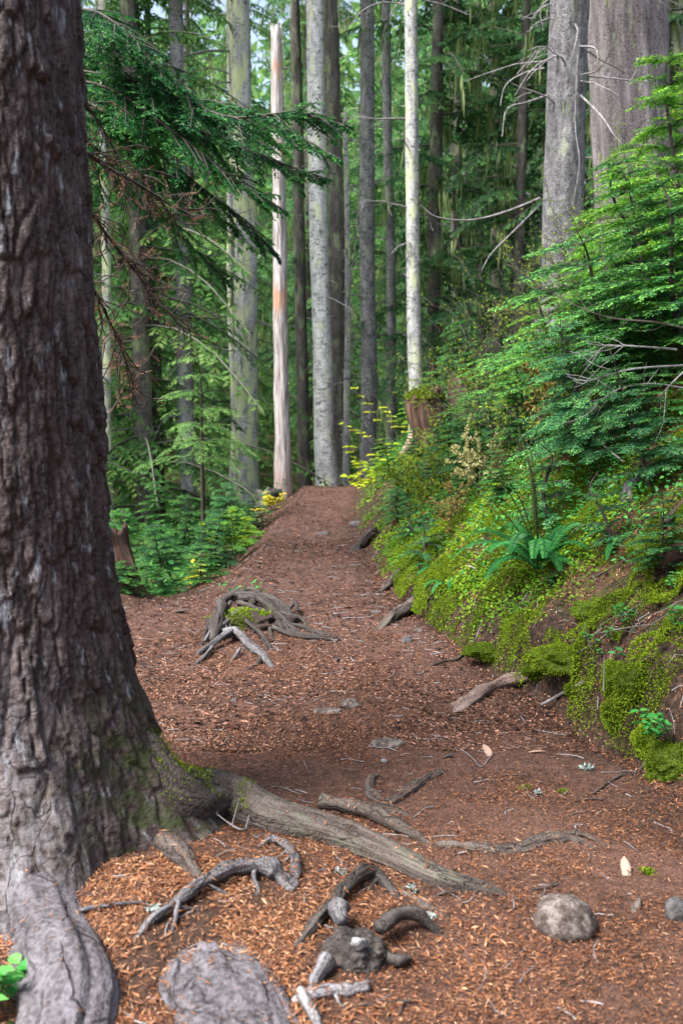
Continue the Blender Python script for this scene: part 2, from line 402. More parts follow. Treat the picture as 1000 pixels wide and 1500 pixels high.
def tube(P, rad, seg=12, sub=6, amp=.12, fs=5.0, seed=0, flat=1.0, taper_end=True, ridge=0.0, jag=0.0, knob=0.0):
    """swept stem with grain noise; returns V, F, tc"""
    P = np.asarray(P, float); rad = np.asarray(rad, float)
    Q = catmull(P, sub) if sub > 1 else P
    r = np.interp(np.linspace(0, 1, len(Q)), np.linspace(0, 1, len(rad)), rad)
    n = len(Q)
    if knob:
        rm0 = max(r.mean(), 1e-3); s0 = np.concatenate([[0], np.cumsum(np.linalg.norm(np.diff(Q, axis=0), axis=1))]) / rm0
        zz_ = np.zeros_like(s0); env = np.clip(np.minimum(np.arange(n), np.arange(n)[::-1]) / 4, 0, 1)
        r = r * (1 + knob * 2.4 * (fbm(np.stack([s0 * .35, zz_ + seed * 1.37, zz_], 1), seed + 40, 2) - .5))
        for c_, am in ((0, .9), (1, .9), (2, .5)):
            Q[:, c_] += env * rm0 * knob * 2.2 * am * (fbm(np.stack([s0 * .16, zz_ + seed * 2.11 + c_ * 7, zz_], 1), seed + 50 + c_, 2) - .5)
    T = nrm(np.gradient(Q, axis=0))
    up = np.array([0, 0, 1.0]) if abs(T[0][2]) < .9 else np.array([0, 1.0, 0])
    A = np.zeros_like(Q); a = nrm(np.cross(T[0], up)); A[0] = a
    for i in range(1, n):
        a = A[i - 1] - T[i] * np.dot(A[i - 1], T[i]); A[i] = nrm(a)
    B = np.cross(T, A)
    s = np.concatenate([[0], np.cumsum(np.linalg.norm(np.diff(Q, axis=0), axis=1))])
    th = np.linspace(0, 2 * np.pi, seg, endpoint=False)
    ct, st = np.cos(th), np.sin(th)
    rm = max(r.mean(), 1e-4)
    tcx = np.stack([np.tile(ct * rm, (n, 1)), np.tile(st * rm, (n, 1)), np.tile(s[:, None], (1, seg))], 2).reshape(-1, 3)
    q = tcx / rm
    nz = fbm(np.stack([q[:, 0] * 1.3, q[:, 1] * 1.3, q[:, 2] * rm / max(rm, .02) * .35], 1) + seed * 3.1, seed, 3) - .5
    nz2 = fbm(np.stack([q[:, 0] * fs * .5, q[:, 1] * fs * .5, q[:, 2] * .12], 1) + seed * 1.7, seed + 9, 3) - .5
    nz3 = fbm(np.stack([q[:, 0] * fs * 1.3, q[:, 1] * fs * 1.3, q[:, 2] * .10], 1) + seed * 2.3, seed + 19, 2) - .5
    k = (1 + amp * 2.2 * nz + amp * 1.7 * nz2 + amp * 1.1 * nz3 + ridge * np.sin(np.tile(th * 3, n) + seed)).reshape(n, seg)
    rr = r[:, None] * k
    V = Q[:, None, :] + rr[:, :, None] * (ct[None, :, None] * A[:, None, :] * 1.0 + st[None, :, None] * B[:, None, :] * flat)
    if jag:
        hsh = rng.random(seg) * jag
        V[-1] += T[-1] * hsh[:, None]
    V = V.reshape(-1, 3)
    i = np.arange(n - 1)[:, None] * seg; j = np.arange(seg)[None, :]; j2 = (j + 1) % seg
    F = np.stack([i + j, i + j2, i + seg + j2, i + seg + j], 2).reshape(-1, 4)
    V = np.vstack([V, Q[0] - T[0] * r[0] * .3, Q[-1] + T[-1] * r[-1] * (.5 if taper_end else -.2)])
    tcx = np.vstack([tcx, [0, 0, 0], [0, 0, s[-1]]])
    a0, a1 = n * seg, n * seg + 1
    C0 = np.stack([np.full(seg, a0), (np.arange(seg) + 1) % seg, np.arange(seg)], 1)
    base = (n - 1) * seg
    C1 = np.stack([np.full(seg, a1), base + np.arange(seg), base + (np.arange(seg) + 1) % seg], 1)
    return V, [F, np.vstack([C0, C1])], tcx

class Acc:
    """collects several shapes into ONE mesh"""
    def __init__(s): s.V = []; s.F = []; s.A = {}; s.n = 0
    def add(s, V, F, **at_):
        for f in (F if isinstance(F, list) else [F]):
            s.F.append(np.asarray(f) + s.n)
        s.V.append(V)
        for k, v in at_.items(): s.A.setdefault(k, []).append(v)
        s.n += len(V); return s
    def tube(s, *a, **k):
        V, F, tc = tube(*a, **k); return s.add(V, F, tc=tc)
    def build(s, name, mat, parent=None, loc=None, smooth_=False):
        by = {}
        for f in s.F: by.setdefault(f.shape[1], []).append(f)
        return mk(name, np.vstack(s.V), [np.vstack(v) for v in by.values()], mat, parent, loc,
                  {k: np.concatenate(v) for k, v in s.A.items()}, smooth_)

def sticks(S, seg=4):
    """thin straight stems: S rows of p0(3) p1(3) r0 r1"""
    S = np.asarray(S, float); n = len(S)
    p0, p1, r0, r1 = S[:, :3], S[:, 3:6], S[:, 6], S[:, 7]
    d = nrm(p1 - p0); up = np.where(np.abs(d[:, 2:3]) < .9, [[0, 0, 1.0]], [[0, 1.0, 0]])
    a = nrm(np.cross(d, up)); b = np.cross(d, a)
    th = np.linspace(0, 2 * np.pi, seg, endpoint=False)
    o = np.cos(th)[None, :, None] * a[:, None] + np.sin(th)[None, :, None] * b[:, None]
    V = np.concatenate([p0[:, None] + o * r0[:, None, None], p1[:, None] + o * r1[:, None, None]], 1)
    base = (np.arange(n) * 2 * seg)[:, None]; j = np.arange(seg)[None]; j2 = (j + 1) % seg
    F = np.stack([base + j, base + j2, base + seg + j2, base + seg + j], 2).reshape(-1, 4)
    L = np.linalg.norm(p1 - p0, axis=1)
    tc = np.concatenate([np.stack([np.tile(np.cos(th), (n, 1)), np.tile(np.sin(th), (n, 1)), np.zeros((n, seg))], 2),
                         np.stack([np.tile(np.cos(th), (n, 1)), np.tile(np.sin(th), (n, 1)), np.tile(L[:, None], (1, seg))], 2)], 1) * .02
    return V.reshape(-1, 3), F, tc.reshape(-1, 3)

def blades(P, D, N, L, W, bend=0.0):
    """narrow pointed leaves: 4 verts each"""
    P = np.asarray(P, float); D = nrm(D); n = len(P)
    S = nrm(np.cross(D, N)); L = np.broadcast_to(L, n)[:, None]; W = np.broadcast_to(W, n)[:, None]
    Nn = np.cross(S, D)
    m = P + D * L * .45
    V = np.stack([P, m + S * W * .5, P + D * L - Nn * L * bend, m - S * W * .5], 1).reshape(-1, 3)
    F = np.arange(4 * n).reshape(n, 4)
    return V, F
def leaves(P, D, N, L, W, fold=.15, bend=.1):
    """broad leaves: two quads folded along the midrib, 6 verts each"""
    P = np.asarray(P, float); D = nrm(D); n = len(P)
    S = nrm(np.cross(D, N)); Nn = np.cross(S, D)
    L = np.broadcast_to(L, n)[:, None]; W = np.broadcast_to(W, n)[:, None]
    up = Nn * W * fold
    V = np.stack([P, P + D * L * .3 + S * W * .48 + up, P + D * L * .68 + S * W * .38 + up - Nn * L * bend * .4, P + D * L - Nn * L * bend,
                  P + D * L * .68 - S * W * .38 + up - Nn * L * bend * .4, P + D * L * .3 - S * W * .48 + up], 1).reshape(-1, 3)
    b = (np.arange(n) * 6)[:, None]
    F = np.vstack([b + np.array([[0, 3, 2, 1]]), b + np.array([[0, 5, 4, 3]])])
    return V, F

def leafy(T, spacing, ll, lw, ang=55, jit=.25, r=rng, tip_tint=True, droop=0.0):
    """T rows: p0(3) dir(3) nrm(3) len tint -> needle pairs along each twig"""
    T = np.asarray(T, float)
    cnt = np.maximum(2, (T[:, 9] / spacing).astype(int))
    idx = np.repeat(np.arange(len(T)), cnt)
    k = np.concatenate([np.arange(c) / c for c in cnt]); 
    t = T[idx]; d = nrm(t[:, 3:6]); nn = t[:, 6:9]; s = nrm(np.cross(d, nn))
    P0 = t[:, :3] + d * (t[:, 9] * k)[:, None]
    out = []; m = len(P0); ca, sa = math.cos(R(ang)), math.sin(R(ang))
    Ps, Ds, Ns, Ls, Rs = [], [], [], [], []
    for sg in (-1, 1):
        D = d * ca + s * sa * sg + r.normal(0, jit, (m, 3)) * .6 + np.array([0, 0, -droop])
        Ps.append(P0); Ds.append(D); Ns.append(nn + r.normal(0, jit, (m, 3)))
        Ls.append(ll * (1 - .55 * k) * r.uniform(.75, 1.2, m)); Rs.append(np.clip(t[:, 10] - .10 + .42 * k * tip_tint + r.normal(0, .11, m), 0, 1))  # paler tips, plus inner needles darkened to paint in foliage shade
    P = np.vstack(Ps); V, F = blades(P, np.vstack(Ds), np.vstack(Ns), np.concatenate(Ls), lw, .1)
    return V, F, np.repeat(np.concatenate(Rs), 4)

def rot(v, ax, a):
    ax = nrm(ax); return v * math.cos(a) + np.cross(ax, v) * math.sin(a) + ax * np.dot(ax, v) * (1 - math.cos(a))

def bough_twigs(spine, L1, n1, r, n2_=0, f2=.35, ang=58, droop=.15, tint=.4, prof=None, hang=0.0, start=.12, ragged=0.0):
    """leafy twigs and thin stems of one flat conifer bough. spine (n,3)"""
    sp = catmull(spine, 6); s = np.linspace(0, 1, len(sp)); Tn = nrm(np.gradient(sp, axis=0))
    T = []; S = []
    for i in range(n1):
        t = start + (1 - start) * (i + r.uniform(-.3, .3)) / n1; t = min(max(t, 0), .995)
        p = np.array([np.interp(t, s, sp[:, c]) for c in range(3)]); d = nrm(np.array([np.interp(t, s, Tn[:, c]) for c in range(3)]))
        side = nrm(np.cross(d, UP)); nn = nrm(np.cross(side, d))
        sg = 1 if i % 2 else -1
        a = R(ang) * (1 - .45 * t) * r.uniform(.8, 1.15)
        dd = nrm(d * math.cos(a) + side * sg * math.sin(a) + nn * r.normal(0, .12 + .3 * ragged) - UP * (droop * r.uniform(.4, 1.4)))
        L = L1 * ((1 - t) ** .7 * (.5 + .5 * min(1, t / .25)) if prof is None else prof(t)) * r.uniform(.65 - .8 * ragged, 1.15 + .25 * ragged) + .02
        tt = tint + r.normal(0, .14)
        if n2_ == 0:
            T.append([*p, *dd, *nn, L, tt]); S.append([*p, *(p + dd * L * .7), .0022, .001])
        else:
            m = max(3, int(n2_ * L / L1 * 1.3)); q = p.copy(); d2 = dd.copy(); step = L / m
            for j in range(m):
                qn = q + d2 * step; S.append([*q, *qn, .003 + .004 * (1 - j / m), .003 + .004 * (1 - (j + 1) / m)])
                sd2 = nrm(np.cross(d2, nn))
                for sg2 in (-1, 1):
                    a2 = R(50) * r.uniform(.8, 1.2)
                    d3 = nrm(d2 * math.cos(a2) + sd2 * sg2 * math.sin(a2) + r.normal(0, .12, 3) - UP * hang)
                    T.append([*(q + d2 * step * r.random()), *d3, *nrm(nn + r.normal(0, .15, 3)), L * f2 * (1 - .6 * j / m) * r.uniform(.7, 1.2) + .015, tt + .2 * j / m])
                q = qn; d2 = nrm(d2 - UP * droop * .25)
            T.append([*q, *d2, *nn, step * 1.2, tt + .25])
    return T, S, sp

def spine_sticks(sp, r0, r1):
    n = len(sp) - 1; rr = np.linspace(r0, r1, n + 1)
    return [[*sp[i], *sp[i + 1], rr[i], rr[i + 1]] for i in range(n)]

def add_leaf(acc, T, **k):
    V, F, rn = leafy(T, **k); acc.add(V, F, rnd=rn)

# ================================================================== GROUND
def axis(lo, hi, step, lim_lo, lim_hi, gr=1.06):
    a = list(np.arange(lo, hi, step)); s = step
    while a[-1] < lim_hi: s *= gr; a.append(a[-1] + s)
    s = step
    while a[0] > lim_lo: s *= gr; a.insert(0, a[0] - s)
    return np.array(a)
gx = axis(-1.9, 2.6, .024, -130, 130); gy = axis(1.7, 7.5, .024, -40, 160, 1.025)
GX, GY = np.meshgrid(gx, gy)
GZ = H(GX, GY)
GV = np.stack([GX, GY, GZ], 2).reshape(-1, 3)
nx, ny = len(gx), len(gy)
i = (np.arange(ny - 1)[:, None] * nx + np.arange(nx - 1)[None]).ravel()
GF = np.stack([i, i + 1, i + 1 + nx, i + nx], 1)
wob = .22 * (n2(GX, GY, 2.6, 31) - .5)
drg = GX - edge_r(GY); dlg = edge_l(GY) - GX
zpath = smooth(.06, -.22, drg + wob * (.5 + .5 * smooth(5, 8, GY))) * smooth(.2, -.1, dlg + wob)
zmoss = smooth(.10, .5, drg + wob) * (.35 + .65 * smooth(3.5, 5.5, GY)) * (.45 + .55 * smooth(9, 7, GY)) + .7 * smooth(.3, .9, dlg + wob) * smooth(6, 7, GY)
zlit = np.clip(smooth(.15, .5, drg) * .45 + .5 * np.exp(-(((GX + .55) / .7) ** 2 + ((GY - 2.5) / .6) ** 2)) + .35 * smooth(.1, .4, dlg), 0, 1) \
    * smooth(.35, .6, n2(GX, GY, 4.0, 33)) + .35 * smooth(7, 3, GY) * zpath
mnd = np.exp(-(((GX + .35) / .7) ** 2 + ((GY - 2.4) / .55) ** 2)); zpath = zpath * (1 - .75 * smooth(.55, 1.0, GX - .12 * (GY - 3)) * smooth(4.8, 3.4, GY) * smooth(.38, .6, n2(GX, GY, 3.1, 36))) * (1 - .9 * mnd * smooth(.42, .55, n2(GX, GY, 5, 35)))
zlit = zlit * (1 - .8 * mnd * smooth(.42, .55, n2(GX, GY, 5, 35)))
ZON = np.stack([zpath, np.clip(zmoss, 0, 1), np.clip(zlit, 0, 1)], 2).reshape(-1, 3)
ctr = GV[GF].mean(1)
cr = ctr[:, 0] - edge_r(ctr[:, 1]); cl = edge_l(ctr[:, 1]) - ctr[:, 0]
ispath = (cr < 0) & (cl < 0) & (ctr[:, 1] > -6) & (ctr[:, 1] < 24)
isbank = (cr >= 0) & (ctr[:, 1] > -6) & (ctr[:, 1] < 30) & (cr < 9)
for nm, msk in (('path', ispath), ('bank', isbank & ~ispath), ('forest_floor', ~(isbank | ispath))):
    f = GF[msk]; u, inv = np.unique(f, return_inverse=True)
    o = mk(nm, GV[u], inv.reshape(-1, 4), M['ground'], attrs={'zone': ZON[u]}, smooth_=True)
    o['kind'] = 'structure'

# ---- loose litter: needles on the mound and path, flecks further up
def litter(name, n, xr, yr, L, W, mat, dens, label_tint):
    x = rng.uniform(*xr, n); y = yr[0] + (yr[1] - yr[0]) * rng.random(n) ** 1.35
    keep = rng.random(n) < dens(x, y); x, y = x[keep], y[keep]; m = len(x)
    e = .012
    zx = (H(x + e, y) - H(x - e, y)) / (2 * e); zy = (H(x, y + e) - H(x, y - e)) / (2 * e)
    N = nrm(np.stack([-zx, -zy, np.ones(m)], 1))
    a = rng.uniform(0, 2 * np.pi, m); D = np.stack([np.cos(a), np.sin(a), np.zeros(m)], 1)
    D = D - N * np.sum(D * N, 1, keepdims=True); D = nrm(D) + N * rng.normal(.08, .16, (m, 1))
    P = np.stack([x, y, H(x, y) + rng.uniform(.001, .009, m)], 1)
    N2 = N + rng.normal(0, .35, (m, 3))
    ll = rng.uniform(*L, m) * (.6 + .4 * rng.random(m))
    V, F = blades(P, D, N2, ll, rng.uniform(*W, m), rng.uniform(-.15, .25))
    tint = np.clip(label_tint(x, y) + rng.normal(0, .28, m), 0, 1)
    o = mk(name, V, F, mat, attrs={'rnd': np.repeat(tint, 4)}); o['kind'] = 'stuff'
    return o
def mound(x, y): return np.exp(-(((x + .45) / .65) ** 2 + ((y - 2.45) / .55) ** 2))
def dens_near(x, y):
    pat = smooth(.34, .6, n2(x, y, 3.2, 41)) * smooth(.25, .5, n2(x, y, 9, 42))
    trail = smooth(.9, .1, np.abs(x - .25))
    dirt = smooth(.5, .15, np.abs(x - .55 - .1 * (y - 4.5))) * smooth(3.9, 4.7, y)
    return np.clip(.16 + .84 * pat + mound(x, y), 0, 1) * (1 - .85 * mound(x, y) * smooth(.44, .54, n2(x, y, 5, 35))) * (x < edge_r(y) + .05) * (1 - .75 * dirt)
tn = lambda x, y: .31 + .26 * mound(x, y) + .34 * (n2(x, y, 1.3, 38) - .5) + .18 * (n2(x, y, 2.2, 43) - .5) - .12 * smooth(.6, 1.2, x) * smooth(2.6, 3.4, y) + .05 * smooth(3.2, 2.2, y)
litter('fallen_needles', 300000, (-1.4, 1.6), (1.75, 5.6), (.010, .029), (.0016, .0034), M['needle'], dens_near, tn)
litter('mound_needles', 15000, (-1.25, .45), (1.8, 3.1), (.020, .042), (.004, .0075), M['needle'],
       lambda x, y: np.clip(1.3 * mound(x, y), 0, 1) * (1 - .8 * smooth(.46, .56, n2(x, y, 5, 35))), lambda x, y: .60 + .35 * (n2(x, y, 4, 44) - .5))
td = lambda x, y: .40 + .25 * (n2(x, y, 2.0, 45) - .5) + .14 * smooth(6.6, 5.2, y)
litter('trail_litter', 220000, (-1.8, 1.3), (3.8, 14.5), (.010, .026), (.003, .008), M['duff'],
       lambda x, y: np.clip(.35 + .8 * smooth(.4, .65, n2(x, y, 2.6, 46)), 0, 1) * (x < edge_r(y) + .05) * (x > edge_l(y) - .35), td)
litter('trail_fragments', 14000, (-1.5, 1.0), (4.0, 14.5), (.025, .07), (.008, .020), M['duff'],
       lambda x, y: np.clip(.25 + smooth(.42, .6, n2(x, y, 1.6, 49)), 0, 1) * (x < edge_r(y) + .05) * (x > edge_l(y) - .25), lambda x, y: .30 + .3 * (n2(x, y, 3.0, 50) - .5))
litter('bank_litter', 200000, (.2, 3.2), (2.6, 9.5), (.012, .032), (.0025, .006), M['needle'],
       lambda x, y: (x > edge_r(y) - .05) * np.clip(smooth(.30, .5, n2(x, y, 3.5, 47)), .15, 1), lambda x, y: .36 + .35 * (n2(x, y, 5, 48) - .5))

def twig_litter():
    n = 900; x = rng.uniform(-1.6, 1.5, n); y = rng.uniform(1.9, 9.5, n); k = (x < edge_r(y) + .9) & (x > edge_l(y) - .2); x, y = x[k], y[k]; n = len(x)
    S = []
    for a, b in zip(x, y):
        t = rng.uniform(0, 6.283); L = rng.uniform(.03, .13) * rng.uniform(.5, 1.2); r0 = rng.uniform(.0009, .0028); p = np.array([a, b, 0.])
        for j in range(3):
            q = p + np.array([math.cos(t), math.sin(t), 0]) * L / 3; t += rng.normal(0, .35); S.append([*p, *q, r0, r0 * .8]); p = q
    S = np.array(S); S[:, 2] = H(S[:, 0], S[:, 1]) + .006; S[:, 5] = H(S[:, 3], S[:, 4]) + .007
    V, F, tc = sticks(S); o = mk('twig_litter', V, F, M['twig_pale'], attrs={'tc': tc}); o['kind'] = 'stuff'
twig_litter()

# ================================================================== FOREGROUND TREE
TX, TY = -1.07, 3.02
tree0 = thing('foreground_tree', 'massive dark furrowed conifer trunk with spreading roots at left edge of the trail', 'tree', (TX, TY, hz(TX, TY)))
def near_trunk():
    z0 = -.25
    zz = np.concatenate([np.arange(z0, 1.2, .008), np.arange(1.2, 3.0, .010), np.arange(3.0, 9.0, .08)])
    seg = 400; th = np.linspace(0, 2 * np.pi, seg, endpoint=False)
    TH, Z = np.meshgrid(th, zz)
    rad = np.interp(Z, [-.3, .0, .1, .22, .32, .54, .76, .97, 1.39, 2.54, 9], [.60, .545, .50, .475, .450, .388, .352, .334, .318, .303, .22])
    rad = np.where(Z < 0, rad, rad)
    # buttresses toward the roots
    for a0, amp, wd in ((R(-6), .30, .34), (R(-62), .50, .25), (R(-95), .10, .3), (R(-150), .16, .4), (R(60), .12, .4), (R(140), .15, .4)):
        d = (TH - a0 + np.pi) % (2 * np.pi) - np.pi
        rad = rad + amp * np.exp(-(d / wd) ** 2) * np.exp(-np.clip(Z + .05, 0, None) / (.15 if amp > .4 else .20))
    c = .32
    q = np.stack([np.cos(TH).ravel() * c, np.sin(TH).ravel() * c, Z.ravel()], 1)
    wv = (fbm(q * np.array([5, 5, 3.]), 61, 3) - .5)
    wv2 = (fbm(q * np.array([9, 9, 4.]), 62, 3) - .5)
    wv3 = (fbm(q * np.array([34, 34, 16.]), 66, 3) - .5)
    ncell = 58
    uu_ = lambda T_, n_: T_.ravel() / (2 * np.pi) * n_
    p = np.stack([uu_(TH, ncell) + wv * 2.2 + wv3 * .45, Z.ravel() * 4.6 + wv2 * 2.6 + wv3 * .5], 1)
    f1, f2, hid, du, dv = worley(p, 3)
    crack = smooth(0, .16, f2 - f1)
    plate = .014 * crack + .014 * (hid - .5) * crack + .018 * (-dv) * crack * hid + .010 * du * (hid - .5)
    p2 = np.stack([uu_(TH, 118) + wv2 * 4 + wv3 * .9, Z.ravel() * 15 + wv * 5 + wv3 * 1.0], 1)
    g1, g2, hid2, du2, dv2 = worley(p2, 8); crack2 = smooth(0, .2, g2 - g1)
    plate = plate + .004 * crack2 + .006 * (hid2 - .5) - .006 * dv2 * hid2
    fine = fbm(q * np.array([70, 70, 45.]), 63, 3) - .5
    big = fbm(q * np.array([4, 4, 1.2]), 64, 3) - .5
    k = np.interp(Z.ravel(), [-.2, .1, .45, 1.0, 3], [.7, .75, .9, 1, 1])
    r = rad.ravel() + k * (plate * .9 + .007 * fine) + .028 * big
    lean = .0 * Z.ravel()
    V = np.stack([TX - lean + r * np.cos(TH.ravel()), TY + r * np.sin(TH.ravel()), Z.ravel()], 1)
    n = len(zz); i = np.arange(n - 1)[:, None] * seg; j = np.arange(seg)[None]; j2 = (j + 1) % seg
    F = np.stack([i + j, i + j2, i + seg + j2, i + seg + j], 2).reshape(-1, 4)
    tc = np.stack([np.cos(TH).ravel() * c, np.sin(TH).ravel() * c, Z.ravel()], 1)
    foot = smooth(.95, .0, Z.ravel()) ** .8 * smooth(.1, -.9, (TH.ravel() + np.pi) % (2 * np.pi) - np.pi + .5)
    dth = (TH.ravel() + R(18) + np.pi) % (2 * np.pi) - np.pi
    mossy = np.exp(-(dth / .55) ** 2) * smooth(.75, .30, Z.ravel()) * smooth(-.1, .1, Z.ravel())
    mk('trunk', V, F, M['bark_near'], tree0, (TX, TY, hz(TX, TY)), {'tc': tc, 'foot': foot, 'mossy': mossy, 'inner': 1 - crack * (.35 + .65 * crack2)}, True)
near_trunk()
T0 = (TX, TY, hz(TX, TY))
def groundline(L):
    """L rows: px, py, lift (m above the ground) -> world points on the slope"""
    return np.array([g(a, b) + np.array([0, 0, c]) for a, b, c in L])
def root_part(L, rad, mat='root', parent=tree0, loc=T0, seed=0, pre=None, **k):
    P = groundline(L)
    if pre is not None: P = np.vstack([pre, P])
    k.setdefault('knob', .28)
    V, F, tc = tube(P, rad, seg=k.pop('seg', 22), sub=k.pop('sub', 10), amp=k.pop('amp', .16), seed=seed, **k)
    return mk('root', V, F, M[mat], parent, loc, {'tc': tc}, True)
# the long root crossing the foreground to the right
long_root = root_part([(330, 1187, .045), (400, 1210, .03), (480, 1228, .028), (560, 1256, .022), (640, 1290, .010), (715, 1306, .0), (752, 1312, -.02)],
          [.10, .115, .105, .086, .070, .056, .046, .036, .026, .010], 'root', seed=2, knob=.06, pre=[(TX + .14, TY - .02, .52), (TX + .33, TY - .03, .34), (TX + .52, TY - .04, .175)], seg=56, sub=16, amp=.17, fs=7)
root_part([(470, 1185, .03), (540, 1200, .03), (600, 1225, .02), (640, 1240, -.01)], [.022, .023, .020, .015], 'root', seed=5)
# the flat buttress coming toward the camera at the left and the slab beside it
root_part([(100, 1450, -.03), (94, 1510, -.035), (86, 1590, -.06)], [.12, .13, .13, .125, .115, .10], 'root_smooth', seed=7, pre=[(TX + .16, TY - .30, .16), (TX + .235, TY - .46, .085), (TX + .31, TY - .62, .03)], seg=80, sub=20, amp=.13, fs=11)
root_part([(300, 1380, -.026), (318, 1430, -.022), (345, 1480, -.024), (375, 1560, -.04)], [.05, .09, .13, .14, .13], 'root_smooth', seed=9, pre=[g(252, 1310) - [0, 0, .05]], seg=96, sub=20, amp=.20, flat=.24, fs=11)
root_part([(235, 1235, .0), (265, 1262, .012), (290, 1285, -.01)], [.05, .045, .035, .02], 'root', seed=11, pre=[(TX + .36, TY - .2, .10)])
# thin moss-lichen tuft on the bark and cut knot on the long root
def tuft(P0, n, L, wdt, spread, name, mat, parent, loc, d=(0, 0, -1), tint=.6):
    P = np.asarray(P0) + rng.normal(0, 1, (n, 3)) * np.asarray(spread)
    D = np.asarray(d) + rng.normal(0, .18, (n, 3))
    V, F = blades(P, D, rng.normal(0, 1, (n, 3)), rng.uniform(.4, 1, n) * L, wdt)
    return mk(name, V, F, M[mat], parent, loc, {'rnd': np.repeat(np.clip(tint + rng.normal(0, .2, n), 0, 1), 4)})
lp = at(32, 1340, 2.47)
tuft(lp, 120, .10, .004, (.010, .008, .035), 'lichen', 'lichen', tree0, T0, tint=.75)
# moss on the shoulder of the long root
def moss_on(points, n, spread, name, parent, loc, L=.014, tint=.4):
    P = np.repeat(np.asarray(points, float), n, 0); P = P + rng.normal(0, 1, P.shape) * np.asarray(spread)
    V, F = blades(P, nrm(rng.normal(0, .5, P.shape) + UP), rng.normal(0, 1, P.shape), rng.uniform(.5, 1, len(P)) * L, .004)
    return mk(name, V, F, M['moss'], parent, loc, {'rnd': np.repeat(np.clip(tint + rng.normal(0, .2, len(P)), 0, 1), 4)})
lv = np.array([v.co for v in long_root.data.vertices]) + np.array(T0); lnn = np.array([v.normal for v in long_root.data.vertices])
ok = (lv[:, 0] > TX + .36) & (lv[:, 0] < -.30) & (lnn[:, 2] > .25) & (fbm(lv * 14, 96, 3) > .50)
lq = lv[ok]; lq = lq[rng.integers(0, len(lq), 2600)]
moss_on(lq, 1, (.008, .008, .003), 'moss', tree0, T0, .011)

# dead twiggy branches with brown needles hanging out from behind the trunk
def dead_branch(pts, seed, dens=16):
    r = np.random.default_rng(seed); sp = catmull(pts, 8); S = spine_sticks(sp, .009, .002); T = []
    Tn = nrm(np.gradient(sp, axis=0)); ll = len(sp)
    for i in range(dens):
        k = int(r.uniform(.12, .98) * (ll - 1)); p = sp[k]
        d = nrm(Tn[k] + r.normal(0, .55, 3)); L = r.uniform(.08, .26)
        q = p
        for s_ in range(4):
            qn = q + d * L / 4; S.append([*q, *qn, .003, .0018]); d = nrm(d + r.normal(0, .3, 3) - UP * .08)
            if s_ > 0 and r.random() < .75:
                T.append([*q, *nrm(d + r.normal(0, .6, 3)), *r.normal(0, 1, 3), r.uniform(.03, .08), r.uniform(.35, .8)])
            q = qn
    V, F, tc = sticks(S)
    o = mk('dead_branch', V, F, M['twig'], tree0, T0, {'tc': tc})
    V, F, rn = leafy(T, .006, .011, .0035, 60, .5, r)
    mk('brown_needles', V, F, M['dead_leaf'], o, T0, {'rnd': rn})
Yb = 3.5
for k, L in enumerate((((100, 205), (150, 240), (200, 268), (250, 300), (285, 318)), ((100, 260), (140, 320), (180, 375), (225, 430), (275, 490)),
                       ((110, 380), (140, 430), (165, 480), (185, 530), (195, 560)), ((100, 130), (135, 165), (165, 215), (182, 250), (190, 262)))):
    dead_branch(np.array([at(a, b, Yb + .12 * j + .1 * k) for j, (a, b) in enumerate(L)]), 100 + k, (40, 55, 48, 10)[k])

# ================================================================== EXPOSED ROOTS IN FRONT
def xroot(label, L, rad, mat='root_dark', seed=0, forks=(), group='roots laid bare in the foreground', **k):
    P = groundline([(p_, q_, l_ * .68) for p_, q_, l_ in L]); b = P.mean(0); b[2] = P[:, 2].min()
    a = Acc(); rad = np.array(rad) * .80; P[:, 2] -= rad.mean() * .35
    a.tube(P, rad, seg=36, sub=16, amp=k.pop('amp', .30), seed=seed, knob=.42, **k)
    q = np.random.default_rng(seed + 900)
    for j in range(q.integers(2, 5)):                     # rootlets that leave the root and dive into the litter
        i = int(q.integers(1, len(P) - 1)); p0 = P[i] * (1 - (f_ := q.random())) + P[i - 1] * f_; t_ = nrm(P[i] - P[i - 1]); sd_ = nrm(np.cross(t_, UP)) * q.choice([-1, 1])
        l_ = q.uniform(.07, .17); d_ = nrm(sd_ * q.uniform(.5, 1) + t_ * q.uniform(-.4, 1)); pts = [p0]
        for m_ in range(1, 5):
            d_ = nrm(d_ + q.normal(0, .3, 3) * [1, 1, 0]); nx_ = pts[-1] + d_ * l_ / 4; gz = hz(nx_[0], nx_[1]); nx_[2] = gz + (p0[2] - gz) * max(0, 1 - m_ / 3) - .004 * m_; pts.append(nx_)
        rr_ = rad.mean() * q.uniform(.28, .5); a.tube(pts, [rr_, rr_ * .9, rr_ * .7, rr_ * .35], seg=10, sub=5, amp=.25, seed=seed + j, knob=.3)
    for j, (L2, r2) in enumerate(forks): a.tube(groundline([(p_, q_, l_ * .68) for p_, q_, l_ in L2]), np.array(r2) * .80, knob=.35, seg=20, sub=8, amp=.2, seed=seed + 31 + j)
    o = a.build('exposed_root', M[mat], None, b, True)
    return tag(o, label, 'root')
xroot('long low brown root lying sideways across the needles right of the big tree root', [(628, 1236, -.01), (660, 1240, .012), (700, 1244, .016), (750, 1246, .016), (800, 1232, .018), (840, 1231, .014), (885, 1250, -.008)],
      [.014, .024, .026, .027, .024, .018, .008], 'root', 21, forks=[([(800, 1229, .02), (850, 1226, .014), (888, 1240, .0)], [.014, .010, .004])])
xroot('short humped root just behind the long tree root', [(470, 1192, -.02), (500, 1188, .014), (540, 1184, .022), (580, 1190, .016), (615, 1203, -.008)], [.012, .017, .020, .017, .006], 'root', 22)
